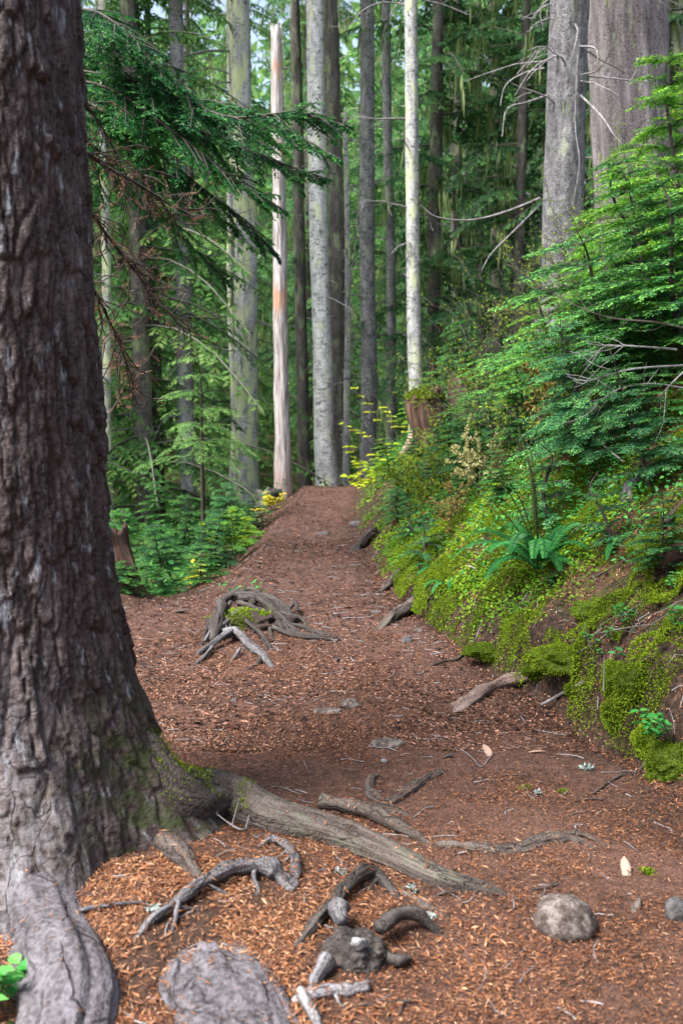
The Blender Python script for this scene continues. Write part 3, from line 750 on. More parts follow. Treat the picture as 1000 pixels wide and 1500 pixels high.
xroot('V shaped weathered root opening upward on the needle covered trail', [(552, 1136, .006), (541, 1150, .020), (545, 1168, .018), (570, 1176, .012), (600, 1160, .022), (625, 1142, .024), (648, 1132, .012)], [.016, .022, .026, .020, .022, .022, .014], 'root', 23)
xroot('grey forked root arching over dark soil in front of the big trunk', [(192, 1378, -.01), (225, 1352, .030), (262, 1330, .045), (305, 1303, .055), (350, 1285, .055), (395, 1284, .045), (428, 1300, -.01)], [.008, .012, .015, .019, .024, .028, .026], 'root_grey', 24,
      forks=[([(345, 1286, .05), (300, 1297, .03), (268, 1302, .0)], [.014, .011, .006]), ([(262, 1335, .04), (258, 1352, .02), (250, 1368, -.01)], [.010, .007, .003])])
xroot('curled grey root hooking upward beside the forked root', [(378, 1240, .0), (400, 1236, .028), (422, 1250, .036), (434, 1272, .034), (428, 1296, .0)], [.010, .014, .016, .015, .014], 'root_grey', 25)
xroot('bent elbow root rising to a knee above the gnarled root knot', [(436, 1386, .005), (462, 1358, .032), (490, 1330, .045), (520, 1302, .055), (545, 1290, .055), (572, 1304, .02), (586, 1318, -.03)], [.020, .024, .023, .023, .024, .020, .016], 'root_dark', 26)
xroot('broken whitish root stub with blunt end at bottom edge', [(425, 1470, -.02), (450, 1464, .02), (490, 1457, .03), (534, 1452, .025)], [.022, .024, .025, .023], 'root_white', 27, jag=.02, taper_end=False,
      forks=[([(440, 1462, .03), (455, 1490, .02), (478, 1520, -.02)], [.018, .017, .012])])
xroot('flattened dark root tapering through needles right of the elbow root', [(580, 1300, -.01), (610, 1318, .006), (640, 1335, .006), (668, 1345, -.012)], [.016, .020, .018, .008], 'root', 29)
xroot('thin pale stick root lying against the foot of the big trunk', [(5, 1440, .02), (50, 1388, .03), (100, 1352, .035), (160, 1335, .03), (218, 1324, .01)], [.006, .007, .007, .006, .005], 'root_grey', 30, amp=.08)
# gnarled knot
def gnarled():
    c = g(522, 1400); t = thing('gnarled_root_knot', 'lumpy gnarled root knot with white broken stubs at bottom centre', 'root', c)
    th = np.linspace(0, 2 * np.pi, 56, endpoint=False); ph = np.linspace(-.4, 1.5, 30)
    TH, PH = np.meshgrid(th, ph)
    q = np.stack([np.cos(PH) * np.cos(TH), np.cos(PH) * np.sin(TH), np.sin(PH)], 2).reshape(-1, 3)
    k = 1 + .9 * (fbm(q * 2.1 + 4, 71, 4) - .5) + .35 * (fbm(q * 7, 72, 3) - .5)
    V = c + q * k[:, None] * np.array([.082, .07, .062]) + [0, 0, .0]
    i = np.arange(29)[:, None] * 56; j = np.arange(56)[None]; j2 = (j + 1) % 56
    F = np.stack([i + j, i + j2, i + 56 + j2, i + 56 + j], 2).reshape(-1, 4)
    mk('knot_body', V, F, M['root_dark'], t, c, {'tc': (q * .1)}, True)
    for n_, (L, r_) in enumerate((([(555, 1385, .05), (580, 1368, .055), (612, 1362, .045), (648, 1368, -.005)], [.022, .020, .018, .010]),
                                  ([(560, 1412, .02), (585, 1420, .025), (600, 1414, .02)], [.014, .014, .010]),
                                  ([(500, 1385, .07), (495, 1362, .06), (505, 1352, .045)], [.022, .024, .018]),
                                  ([(480, 1420, .03), (462, 1440, .01), (455, 1455, -.02)], [.02, .018, .01]))):
        root_part(L, r_, 'root_dark' if n_ < 2 else 'root_grey', t, c, 80 + n_, seg=14)
    for px, py in ((524, 1384),):
        s = at(px, py, c[1] - .040); V, F, tc = tube([s, s + [.006, -.010, .010], s + [.010, -.016, .014]], [.017, .016, .013], seg=16, sub=3, amp=.5, seed=px, jag=.01, taper_end=False)
        mk('broken_stub', V, F, M['root_white'], t, c, {'tc': tc}, True)
gnarled()

def needles_on(objs, per):
    P, N = [], []
    for o in objs:
        me = o.data; co = np.empty(len(me.vertices) * 3); me.vertices.foreach_get('co', co); no = np.empty(len(me.vertices) * 3); me.vertices.foreach_get('normal', no)
        co = co.reshape(-1, 3) + np.array(o.location if o.parent is None else o.parent.location); no = no.reshape(-1, 3)
        ok = np.where((no[:, 2] > .72) & (co[:, 2] > H(co[:, 0], co[:, 1])))[0]
        if len(ok):
            k = ok[rng.integers(0, len(ok), per)]; P.append(co[k] + no[k] * .003 + rng.normal(0, .004, (per, 3)) * [1, 1, 0]); N.append(no[k])
    P = np.vstack(P); N = np.vstack(N); m = len(P); D = rng.normal(0, 1, (m, 3)); D = nrm(D - N * np.sum(D * N, 1, keepdims=True))
    V, F = blades(P, D, N + rng.normal(0, .3, (m, 3)), rng.uniform(.012, .032, m), rng.uniform(.0022, .0048, m), .1)
    o = mk('needles_on_roots', V, F, M['needle'], attrs={'rnd': np.repeat(np.clip(rng.normal(.6, .2, m), 0, 1), 4)}); o['kind'] = 'stuff'
needles_on([o for o in COL.objects if o.type == 'MESH' and (o.name.startswith('exposed_root') or (o.name.startswith('root') and o.parent is tree0))], 60)

# ================================================================== ROCKS, STONES, WOOD CHIPS
def rock(label, px, py, r, sc=(1, 1, .8), mat='rock', seed=0, sink=.35, name='rock', cat='rock', rough=.5):
    c = g(px, py); nu, nv = 40, 24
    th = np.linspace(0, 2 * np.pi, nu, endpoint=False); ph = np.linspace(-1.4, 1.5, nv); TH, PH = np.meshgrid(th, ph)
    q = np.stack([np.cos(PH) * np.cos(TH), np.cos(PH) * np.sin(TH), np.sin(PH)], 2).reshape(-1, 3)
    k = 1 + rough * (fbm(q * 1.3 + seed * 5.3, seed, 3) - .5) + .10 * (fbm(q * 9 + seed, seed + 3, 3) - .5)
    V = c + q * k[:, None] * np.array(sc) * r + [0, 0, r * sc[2] * (1 - 2 * sink)]
    i = np.arange(nv - 1)[:, None] * nu; j = np.arange(nu)[None]; j2 = (j + 1) % nu
    F = np.stack([i + j, i + j2, i + nu + j2, i + nu + j], 2).reshape(-1, 4)
    top = len(V); V = np.vstack([V, V[-nu:].mean(0)])
    F2 = np.stack([np.full(nu, top), (nv - 1) * nu + np.arange(nu), (nv - 1) * nu + (np.arange(nu) + 1) % nu], 1)
    return tag(mk(name, V, [F, F2], M[mat], None, c, None, True), label, cat)
rock('rounded brown boulder sitting in needles at lower right', 828, 1362, .083, (1, .9, .85), 'rock', 3, .32)
rock('dark grey rock at lower right edge beyond the boulder', 990, 1345, .045, (.8, .8, 1), 'rock_grey', 4, .3)
rock('flat pale stone flush with the trail below the centre', 568, 1090, .055, (1.2, .9, .35), 'rock', 5, .5)
rock('pale stone poking from the trail near the middle', 512, 1034, .045, (1, .8, .6), 'rock', 6, .45)
rock('low wide stone beside the pale stone on the trail', 480, 1043, .05, (1.3, .6, .35), 'rock', 7, .5)
rock('small grey stone next to the root at the foot of the mossy bank', 596, 940, .035, (1, .9, .8), 'rock_grey', 8, .4)
rock('tiny pale stone on the trail below the uprooted root tangle', 343, 1028, .016, (1, 1, .8), 'rock_grey', 9, .3)
rock('small stone half sunk at far right bend of the trail', 523, 768, .06, (1.2, 1, .7), 'rock_grey', 10, .5)
rock('angular stone in the trail short of the crest', 473, 783, .06, (1.2, .8, .5), 'rock_grey', 12, .5)
rock('brown stone on the dark soil under the root log', 612, 925, .025, (1.1, 1, .7), 'rock', 13, .4)
rock('little flat stone in middle of the upper trail', 550, 897, .028, (1.4, 1, .5), 'rock_grey', 14, .4)
rock('white quartz pebble on the needles above the V shaped root', 562, 1117, .012, (1.2, 1, .8), 'root_white', 15, .2, 'pebble', 'pebble')
def chip(label, px, py, L, W_, ang, mat='split_wood', seed=0):
    c = g(px, py); d = np.array([math.cos(ang), math.sin(ang), .12])
    P = [c - d * L / 2 + [0, 0, .004], c - d * L * .15 + [0, 0, .010], c + d * L * .2 + [0, 0, .012], c + d * L / 2 + [0, 0, .012]]
    V, F, tc = tube(P, [W_ * .45, W_ * .6, W_ * .5, W_ * .12], seg=10, sub=4, amp=.35, seed=seed, flat=.35)
    return tag(mk('wood_chip', V, F, M[mat], None, c, {'tc': tc}, True), label, 'wood chip')
chip('pale pointed bark flake standing in needles right of the boulder', 915, 1272, .085, .030, R(80), 'split_wood', 1)
chip('tan bark flake lying on the trail below the root log', 713, 1102, .085, .032, R(100), 'split_wood', 2)
chip('orange splinter on the soil by the right bank', 785, 1104, .07, .012, R(-20), 'split_wood', 3)
chip('brown curved bark piece on the trail above the V shaped root', 657, 1110, .05, .016, R(10), 'root_dark', 4)
chip('short dark stick on the needles right of the elbow root', 652, 1312, .07, .010, R(5), 'root_dark', 5)
chip('small root elbow poking from the litter right of the boulder', 932, 1330, .07, .022, R(60), 'root', 6)
chip('dark bark strip at the left of the trail by the root tangle', 262, 898, .13, .035, R(-20), 'root_dark', 7)
def lichen_bit(label, px, py, r):
    c = g(px, py); n = 36; P = c + rng.normal(0, .35, (n, 3)) * r * [1, 1, .3] + [0, 0, .006]
    V, F = leaves(P, rng.normal(0, 1, (n, 3)) * [1, 1, .4] + [0, 0, .3], rng.normal(0, .5, (n, 3)) + UP, r * rng.uniform(.4, .9, n), r * .45)
    return tag(mk('lichen_scrap', V, F, M['lichen_white'], None, c, {'rnd': np.repeat(rng.random(n), 6)}), label, 'lichen')
M['lichen_white'] = leaf_mat('lichen_scrap', [(0, (.16, .19, .17)), (1, (.38, .42, .40))], .8, .2, .1)
lichen_bit('pale blue lichen scrap on needles above the dark root taper', 603, 1306, .022)
lichen_bit('pale lichen scrap beside the tip of the flattened dark root', 632, 1346, .020)
lichen_bit('white lichen scrap on dark soil at right below the bank', 859, 1128, .030)
lichen_bit('small white lichen scrap left of the pair of moss tufts', 787, 1165, .022)
lichen_bit('pale lichen crumbs on needles under the long root', 500, 1280, .024)
lichen_bit('grey lichen scrap under the forked root', 224, 1335, .022)
def stick(label, L, r0, r1, mat='twig', seed=0, lift=.008, forks=()):
    P = groundline([(a, b, lift if len(e) == 0 else e[0]) for a, b, *e in L]); c = P.mean(0)
    a = Acc(); a.tube(P, [r0, (r0 + r1) / 2, r1], seg=8, sub=6, amp=.15, seed=seed)
    for f in forks: a.tube(groundline([(u, v, e[0] if e else lift) for u, v, *e in f]), [r1 * 1.1, r1 * .6], seg=6, sub=4, amp=.15, seed=seed + 1)
    return tag(a.build('stick', M[mat], None, c, True), label, 'stick')
stick('thin curved twig on dark soil below the right bank', [(868, 1165), (905, 1140), (935, 1132), (956, 1108, .05)], .004, .006, 'twig', 1)
stick('pale stick jutting out of the soil face below the moss', [(792, 1042, .03), (820, 1033, .05), (853, 1026, .08)], .007, .008, 'twig_pale', 2)
stick('short dry twig lying flat left of the thin curved twig', [(840, 1176), (862, 1173), (884, 1174)], .003, .004, 'twig', 3)
stick('curved twig at the foot of the bank below the log', [(632, 977), (652, 970), (668, 968), (680, 958)], .008, .006, 'twig', 4)
stick('small dead twig on needles at the left of the trail', [(213, 998), (228, 996), (243, 999)], .007, .004, 'twig', 5)
stick('bent grey twig near the bottom right corner', [(778, 1306), (800, 1303), (815, 1296)], .003, .003, 'twig', 6)
stick('thin twig at bottom centre in front of the white root stub', [(520, 1478), (560, 1474), (602, 1470)], .003, .004, 'twig', 7, forks=[[(590, 1472), (585, 1490)]])
stick('pale branching twig on the needles by the bark flake', [(672, 1098), (690, 1112), (704, 1126), (712, 1118), (722, 1106)], .002, .002, 'twig_pale', 8)
stick('thin bare twig leaning on the long mossy root', [(268, 1160, .10), (300, 1200, .06), (345, 1225, .03), (365, 1222, .02)], .003, .002, 'twig_pale', 9, forks=[[(318, 1212, .04), (322, 1190, .08)], [(340, 1222, .03), (352, 1200, .08)], [(360, 1222, .02), (372, 1200, .07)]])
# logs at the path edge
def log(label, L, rad, mat, seed):
    P = groundline(L); c = P.mean(0)
    P[:, 2] -= rad[1] * .4; V, F, tc = tube(P, rad, seg=28, sub=12, amp=.34, seed=seed, taper_end=False, jag=.05, knob=.45)
    return tag(mk('log', V, F, M[mat], None, c, {'tc': tc}, True), label, 'log')
M['log_tan'] = bark_mat('log_tan', (.05, .028, .022), (.14, .088, .07), (.27, .20, .175), (.42, .39, .37), .42, zs=.1, sc=30, bstr=.7, bd=.008)
log('bleached tan root log emerging from the soil of the right bank', [(652, 1050, -.03), (672, 1036, .006), (700, 1022, .025), (735, 1006, .035), (775, 992, .02)], [.022, .030, .034, .032, .030], 'log_tan', 41)
log('grey log end angled out of the bank beside the upper trail', [(548, 925, -.02), (575, 908, .03), (605, 892, .05), (628, 880, .05)], [.022, .034, .036, .03], 'root', 42)
log('dark short log at the trail edge under yellow green plants', [(512, 808, .0), (530, 803, .05), (548, 792, .09)], [.03, .035, .035], 'root_dark', 43)
log('dark stub end at trail edge halfway up the bank', [(556, 868, .0), (570, 862, .04), (585, 852, .07)], [.025, .03, .03], 'root_dark', 44)

# ================================================================== UPROOTED ROOT TANGLE LEFT OF THE TRAIL
def tangle():
    c = g(365, 930); t = thing('root_tangle', 'weathered tangle of grey dead roots with moss left of the trail', 'root tangle', c)
    Lr = [([(322, 890, .10), (325, 905, .16), (318, 925, .14), (312, 942, .04)], [.05, .062, .055, .045], 'root_dark'),
          ([(318, 885, .02), (345, 880, .12), (360, 884, .14), (372, 895, .12)], [.04, .045, .04, .03], 'root_dark'),
          ([(328, 932, .07), (345, 938, .13), (368, 955, .08), (385, 965, .05), (400, 978, -.01)], [.03, .040, .036, .030, .02], 'root_grey'),
          ([(340, 938, .13), (315, 950, .09), (295, 958, .03), (285, 962, -.01)], [.03, .026, .02, .012], 'root_grey'),
          ([(312, 955, .07), (298, 966, .03), (282, 976, -.01)], [.016, .016, .012], 'root_grey'),
          ([(385, 963, .05), (378, 974, .02), (363, 982, -.01)], [.024, .02, .012], 'root_dark'),
          ([(352, 958, .07), (345, 965, .03), (336, 970, -.01)], [.014, .012, .008], 'root_grey'),
          ([(350, 888, .14), (385, 892, .17), (410, 900, .15), (430, 915, .05)], [.045, .055, .05, .035], 'root_dark'),
          ([(360, 880, .17), (372, 884, .22), (395, 900, .18), (415, 918, .06), (425, 932, .0)], [.02, .028, .026, .022, .02], 'root_dark'),
          ([(350, 895, .13), (375, 905, .14), (395, 912, .12), (415, 925, .04)], [.03, .034, .03, .02], 'root_dark'),
          ([(405, 920, .03), (435, 930, .025), (465, 933, .015), (503, 934, -.005)], [.025, .026, .02, .008], 'root_dark'),
          ([(415, 918, .05), (440, 922, .05), (462, 928, .03), (490, 930, .0)], [.024, .024, .02, .01], 'root_dark'),
          ([(338, 895, .14), (332, 912, .12), (338, 928, .07), (342, 938, .02)], [.022, .02, .018, .014], 'root_dark'),
          ([(325, 920, .12), (332, 930, .08), (326, 940, .03)], [.018, .016, .012], 'root_grey'),
          ([(355, 902, .12), (358, 913, .13), (368, 918, .08), (372, 928, .03)], [.010, .014, .012, .008], 'root_grey'),
          ([(425, 900, .10), (432, 895, .14), (436, 902, .08)], [.022, .020, .016], 'root_dark'),
          ([(395, 925, .05), (400, 938, .02), (412, 945, -.01)], [.018, .014, .008], 'root_dark'),
          ([(380, 930, .06), (388, 945, .03), (392, 955, -.01)], [.02, .016, .01], 'root_dark'),
          ([(345, 884, .14), (372, 890, .20), (400, 906, .16), (440, 912, .06), (452, 918, .0)], [.024, .03, .028, .02, .012], 'root_dark'),
          ([(385, 898, .14), (410, 912, .12), (430, 926, .05), (455, 938, .0)], [.026, .026, .022, .012], 'root_dark'),
          ([(400, 925, .06), (430, 935, .05), (470, 938, .03), (495, 940, .0)], [.02, .02, .016, .006], 'root_dark'),
          ([(350, 915, .12), (365, 925, .12), (385, 940, .08), (398, 952, .0)], [.016, .02, .018, .01], 'root_dark'),
          ([(318, 905, .10), (305, 925, .08), (296, 945, .0)], [.02, .022, .012], 'root_dark'),
          ([(300, 945, .06), (310, 935, .10), (330, 925, .12), (350, 905, .12)], [.012, .018, .02, .018], 'root_grey')]
    for n_, (L, r_, m_) in enumerate(Lr): root_part([(p_, q_, l_ * .42) for p_, q_, l_ in L], np.array(r_) * .62, m_, t, c, 300 + n_, seg=22, sub=8, amp=.34)
    # earth clod under the roots
    th = np.linspace(0, 2 * np.pi, 60, endpoint=False); ph = np.linspace(-.3, 1.5, 26); TH, PH = np.meshgrid(th, ph)
    q = np.stack([np.cos(PH) * np.cos(TH), np.cos(PH) * np.sin(TH), np.sin(PH)], 2).reshape(-1, 3)
    k = 1 + .8 * (fbm(q * 2.4, 91, 4) - .5) + .35 * (fbm(q * 8, 92, 3) - .5)
    b = g(365, 915); V = b + q * k[:, None] * np.array([.27, .21, .075])
    i = np.arange(25)[:, None] * 60; j = np.arange(60)[None]; j2 = (j + 1) % 60
    F = np.stack([i + j, i + j2, i + 60 + j2, i + 60 + j], 2).reshape(-1, 4)
    mk('earth_clod', V, F, M['soil'], t, c, None, True)
    P = V[(q[:, 2] > -.05)]; P = P[rng.integers(0, len(P), 9000)]
    msk = (fbm((P - b) * 9, 95, 3) > .5) & (P[:, 0] < b[0] + .12); P = P[msk] + rng.normal(0, .006, (msk.sum(), 3))
    V, F = blades(P, nrm(P - b + [0, 0, .1]) + rng.normal(0, .4, P.shape), rng.normal(0, 1, P.shape), rng.uniform(.008, .02, len(P)), .006)
    mk('moss', V, F, M['moss'], t, c, {'rnd': np.repeat(np.clip(.45 + rng.normal(0, .2, len(P)), 0, 1), 4)})
    n = 26; P = np.array([g(a, b_) for a, b_ in zip(rng.uniform(320, 390, n), rng.uniform(872, 890, n))]) + [0, 0, .07]
    P[:, 2] += rng.uniform(0, .06, n)
    V, F = leaves(P, rng.normal(0, 1, (n, 3)), rng.normal(0, .4, (n, 3)) + UP, .030, .018)
    mk('sprouting_leaves', V, F, M['broad'], t, c, {'rnd': np.repeat(rng.random(n), 6)})
M['soil'] = plain_mat('soil', [(.3, (.014, .010, .009)), (.6, (.05, .032, .026)), (.8, (.12, .08, .06))], 22, .95, .9, .02)
tangle()

# ================================================================== TREES ONE CAN TELL APART
def crown_high(seed, z0, z1, rc, n, ll=.11, lw=.035, droop=.5):
    """boughs round a stem at the origin; returns twigs and sticks"""
    r = np.random.default_rng(seed); T, S = [], []
    for k in range(n):
        z = z0 + (z1 - z0) * (k + r.random()) / n; f = (z1 - z) / (z1 - z0 + 1e-6)
        L = rc * (.25 + .75 * f ** .8) * r.uniform(.6, 1.15); a = r.uniform(0, 2 * np.pi); d = np.array([math.cos(a), math.sin(a), 0])
        up = r.uniform(.0, .3); dr = droop * r.uniform(.6, 1.3)
        sp = np.array([d * L * t + UP * (z + L * (up * t - dr * t * t)) for t in (0, .3, .65, 1)])
        t_, s_, spc = bough_twigs(sp, L * .38, int(9 + 11 * L / max(rc, .1)), r, 0, droop=.35, tint=.35 + r.normal(0, .1), ang=62, start=.15)
        T += t_; S += spine_sticks(spc[::3], .02, .005)
    return T, S
HIGH = []
def high_mesh(v):
    T, S = crown_high(500 + v, 0, 6.5, 2.0, 26)
    V, F, rn = leafy(T, .07, .13, .045, 60, .3, np.random.default_rng(v), droop=.25)
    return V, F, rn
_hm = [high_mesh(v) for v in range(2)]
_crown_me = {}
def lean_stem(px0, px1, Y, wpx, seed, top=13.0, taper=.55, py0=None):
    """stem of a tree standing at depth Y, seen at px0 near its foot and px1 at the top edge of the photo"""
    x0 = (px0 - 500) / FOC * Y * .99
    base = np.array([x0, Y, hz(x0, Y) - .15])
    d = ray(px0, 700); base[0] = d[0] / d[1] * Y
    base[2] = hz(base[0], Y) - .15
    p1 = at(px1, 0, Y); u = (p1 - base); k = (top - base[2]) / u[2]
    dia = wpx / FOC * math.hypot(Y, .0) ; r0 = dia / 2
    zs = np.array([0, .02, .06, .15, .3, .5, .75, 1.0]); r = np.random.default_rng(seed)
    P = np.array([base + u * k * z for z in zs]); P[2:, :2] += r.normal(0, .02, (6, 2))
    rad = r0 * np.array([1.5, 1.22, 1.05, 1.0, .95, .88, .75, taper]) 
    return base, P, rad, u * k
def bare_branch(p, az, L, r, rise=.1, droop=.4, rad=.016):
    d = np.array([math.cos(az), math.sin(az), 0]); q = p.copy(); S = []; v = nrm(d + UP * rise); n = 6
    for i in range(n):
        qn = q + v * L / n; S.append([*q, *qn, rad * (1 - i / n) + .003, rad * (1 - (i + 1) / n) + .003])
        if i > 1 and r.random() < .7:
            e = nrm(v + r.normal(0, .6, 3)); w_ = q
            for m in range(3):
                wn = w_ + e * L * .1; S.append([*w_, *wn, .005, .0035]); e = nrm(e + r.normal(0, .3, 3) - UP * .1); w_ = wn
        q = qn; v = nrm(v + r.normal(0, .16, 3) - UP * droop / n)
    return S
def trunk_tree(label, px0, px1, Y, wpx, mat, seed, top=13.0, nb=8, zb=(1.5, 7), Lb=(.5, 1.3), lich=0, name='conifer_tree', seg=28, amp=.10, twmat='twig_pale', crown=True, stub=40, group=None, flare=None):
    base, P, rad, ax = lean_stem(px0, px1, Y, wpx, seed, top)
    r = np.random.default_rng(seed)
    t = thing(name, label, 'tree', base, group)
    a = Acc(); a.tube(P, rad, seg=seg, sub=14, amp=amp, seed=seed, fs=6)
    S = []
    for k in range(stub):      # short snapped twigs all over the bark
        z = r.uniform(.03, .62); p = base + ax * z; az = r.uniform(0, 2 * np.pi); d = np.array([math.cos(az), math.sin(az), r.normal(0, .3)])
        rr = np.interp(z, [0, 1], [rad[3], rad[-1]])
        S.append([*(p + d * rr * .7), *(p + d * (rr + r.uniform(.02, .09))), .008, .004])
    if S:
        V, F, tc = sticks(S); a.add(V, F, tc=tc)
    a.build('trunk', M[mat], t, base, True)
    for k in range(int(nb * 1.8)):
        z = r.uniform(*zb); f = z / (top - base[2]); p = base + ax * f
        az = r.choice([0, math.pi]) + r.normal(0, .7)
        V, F, tc = sticks(bare_branch(p, az, r.uniform(*Lb), r, r.uniform(-.3, .3), r.uniform(.2, 1.2), .011))
        mk('branch', V, F, M[twmat], t, base, {'tc': tc})
    if lich:
        n = lich; z = r.uniform(.05, .62, n); az = r.uniform(0, 2 * np.pi, n); rr = np.interp(z, [0, 1], [rad[3], rad[-1]])
        C = base + ax * z[:, None] + np.stack([np.cos(az) * rr, np.sin(az) * rr, 0 * rr], 1) * 1.04
        C = np.repeat(C, 9, 0) + r.normal(0, 1, (n * 9, 3)) * [.012, .012, .05]
        V, F = blades(C, r.normal(0, .12, C.shape) - UP, r.normal(0, 1, C.shape), r.uniform(.06, .22, len(C)), .016)
        mk('hanging_lichen', V, F, M['lichen'], t, base, {'rnd': np.repeat(np.clip(.55 + r.normal(0, .2, len(C)), 0, 1), 4)})['kind'] = 'stuff'
    if crown:
        v = seed % 2
        if v not in _crown_me:
            V, F, rn = _hm[v]; o = mk('crown', V, F, M['bg'], t, (0, 0, 0), {'rnd': rn}); _crown_me[v] = o.data
        else:
            o = bpy.data.objects.new('crown', _crown_me[v]); COL.objects.link(o); o.parent = t
        f = .66; o.location = [float(q) for q in ax * f]; o.rotation_euler = (0, 0, seed * 1.3)
    return t
trunk_tree('thin lichen covered trunk just right of the massive foreground trunk', 155, 150, 14.0, 13, 'pale_lichen', 1, 12, 4, lich=20)
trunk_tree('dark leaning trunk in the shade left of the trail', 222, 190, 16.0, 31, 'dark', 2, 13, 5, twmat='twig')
trunk_tree('grey trunk standing behind the young drooping hemlock', 273, 262, 15.0, 23, 'grey', 3, 13, 6, lich=14)
trunk_tree('slim pale trunk hugging the left of the stout lichened trunk', 341, 338, 17.8, 11, 'pale_lichen', 4, 13, 3, lich=20)
trunk_tree('stout pale trunk streaked with yellow lichen left of the snag', 363, 351, 17.0, 34, 'pale_lichen', 5, 15, 7, zb=(3, 8), Lb=(.6, 1.6), lich=90)
trunk_tree('dull green brown trunk in the gap right of the snag', 447, 432, 20.0, 17, 'brown', 7, 14, 7, lich=30)
trunk_tree('tall white spotted trunk behind the trail crest', 479, 463, 16.0, 27, 'pale_white', 8, 15, 4, Lb=(.3, .8), lich=8, amp=.06)
trunk_tree('brown trunk half hidden behind the tall white trunk', 499, 483, 18.0, 24, 'brown', 9, 14, 6)
trunk_tree('slender whitish pole beside the white trunk', 509, 506, 16.6, 10, 'pale', 10, 5.6, 6, zb=(.8, 4), Lb=(.4, .9), crown=False)
trunk_tree('grey brown trunk in the shade right of the slender pole', 540, 536, 19.0, 23, 'grey', 11, 14, 8, lich=20)
trunk_tree('narrow speckled trunk between two bigger ones behind the crest', 573, 566, 20.0, 14, 'grey', 12, 14, 6, lich=16)
trunk_tree('straight pale grey trunk rising behind the mossy stump', 607, 597, 15.0, 20, 'pale', 13, 14, 6, zb=(2, 7), Lb=(.4, 1.2), lich=12)
trunk_tree('stout grey trunk with many dead twigs on the right bank', 812, 836, 12.3, 54, 'scaly', 14, 13, 12, zb=(2.6, 6), Lb=(.5, 1.4), lich=20, stub=90, seg=40, amp=.12)
trunk_tree('very thick reddish grey trunk on top of the right bank', 928, 912, 13.5, 108, 'big', 15, 15, 3, zb=(4, 7), lich=50, seg=64, amp=.13)
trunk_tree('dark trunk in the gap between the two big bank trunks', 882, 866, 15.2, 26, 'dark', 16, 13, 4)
trunk_tree('slim grey trunk peeking out right of the very thick trunk', 975, 962, 16.0, 22, 'grey', 17, 13, 3, lich=20)
trunk_tree('far right pale trunk at the photo edge', 996, 992, 18.0, 18, 'pale_lichen', 18, 13, 3)
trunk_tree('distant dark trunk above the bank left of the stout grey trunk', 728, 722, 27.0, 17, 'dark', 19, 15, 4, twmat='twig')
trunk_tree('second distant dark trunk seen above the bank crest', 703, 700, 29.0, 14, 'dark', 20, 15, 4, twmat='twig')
trunk_tree('thin distant trunk near the centre above the stump', 668, 664, 24.0, 13, 'brown', 21, 15, 5)
# the branches that show against the grey bank trunk
def add_branches(t, L):
    for pts, r0 in L:
        S = spine_sticks(catmull(np.array([at(a, b, y) for a, b, y in pts]), 6), r0, .004)
        V, F, tc = sticks(S); mk('branch', V, F, M['twig_pale'], t, t.location, {'tc': tc})
by_label = lambda s: [o for o in COL.objects if s in o.get('label', '')][0]
add_branches(by_label('stout grey trunk with many'), [([(845, 130, 12.1), (846, 80, 12.0), (842, 180, 12.0), (848, 240, 11.9), (838, 300, 11.9)], .012), ([(850, 140, 12.1), (880, 170, 11.6), (900, 200, 11.4), (917, 217, 11.3)], .016),
    ([(800, 140, 12.2), (770, 150, 11.8), (742, 160, 11.6), (735, 200, 11.5)], .014), ([(796, 100, 12.2), (765, 108, 12), (740, 125, 11.8), (732, 155, 11.7)], .014), ([(845, 68, 12.2), (870, 70, 11.8), (875, 85, 11.7), (870, 95, 11.6)], .014),
    ([(790, 290, 12), (740, 310, 11.5), (690, 322, 11.2), (640, 318, 11), (615, 300, 11)], .014), ([(790, 300, 12), (750, 340, 11.5), (720, 370, 11.2), (705, 395, 11)], .014), ([(850, 110, 12.1), (878, 100, 11.5), (900, 60, 11.2), (905, 20, 11)], .010)])
add_branches(by_label('stout pale trunk streaked'), [([(345, 75, 17), (300, 75, 16.6), (255, 86, 16.3), (225, 90, 16)], .022), ([(345, 120, 17), (320, 122, 16.7), (300, 128, 16.5)], .016)])
add_branches(by_label('slender whitish pole'), [([(507, 470, 16.5), (500, 440, 16.3), (496, 400, 16.2)], .01), ([(509, 450, 16.5), (520, 360, 16.3), (528, 280, 16.2), (545, 240, 16.1)], .014), ([(507, 530, 16.5), (498, 520, 16.3), (494, 505, 16.2)], .01)])

# broken dead snag by the trail
def snag():
    base = at(414, 712, 14.0); base[2] = hz(base[0], 14.0) - .1
    t = thing('dead_snag', 'barkless pinkish grey snag with broken top beside the trail crest', 'dead tree', base)
    P = np.array([base, base + [0, 0, .18], at(414, 640, 14), at(411, 500, 14), at(409, 300, 14), at(406, 150, 14), at(404, 52, 14)])
    V, F, tc = tube(P, [.22, .15, .108, .098, .086, .076, .070], seg=40, sub=16, amp=.14, seed=77, fs=8, taper_end=False, jag=.18)
    foot = smooth(base[2] + 1.0, base[2] + .2, V[:, 2])
    mk('trunk', V, F, M['snag'], t, base, {'tc': tc, 'foot': foot}, True)
    for a, b, dx in ((408, 103, -14), (409, 101, 14), (410, 63, -8)):
        p = at(a, b, 14.0); V, F, tc = tube([p, p + [dx * .006, 0, .01], p + [dx * .010, 0, .0]], [.014, .012, .008], seg=8, sub=3)
        mk('broken_stub', V, F, M['twig_pale'], t, base, {'tc': tc, 'foot': np.zeros(len(V))}, True)
snag()
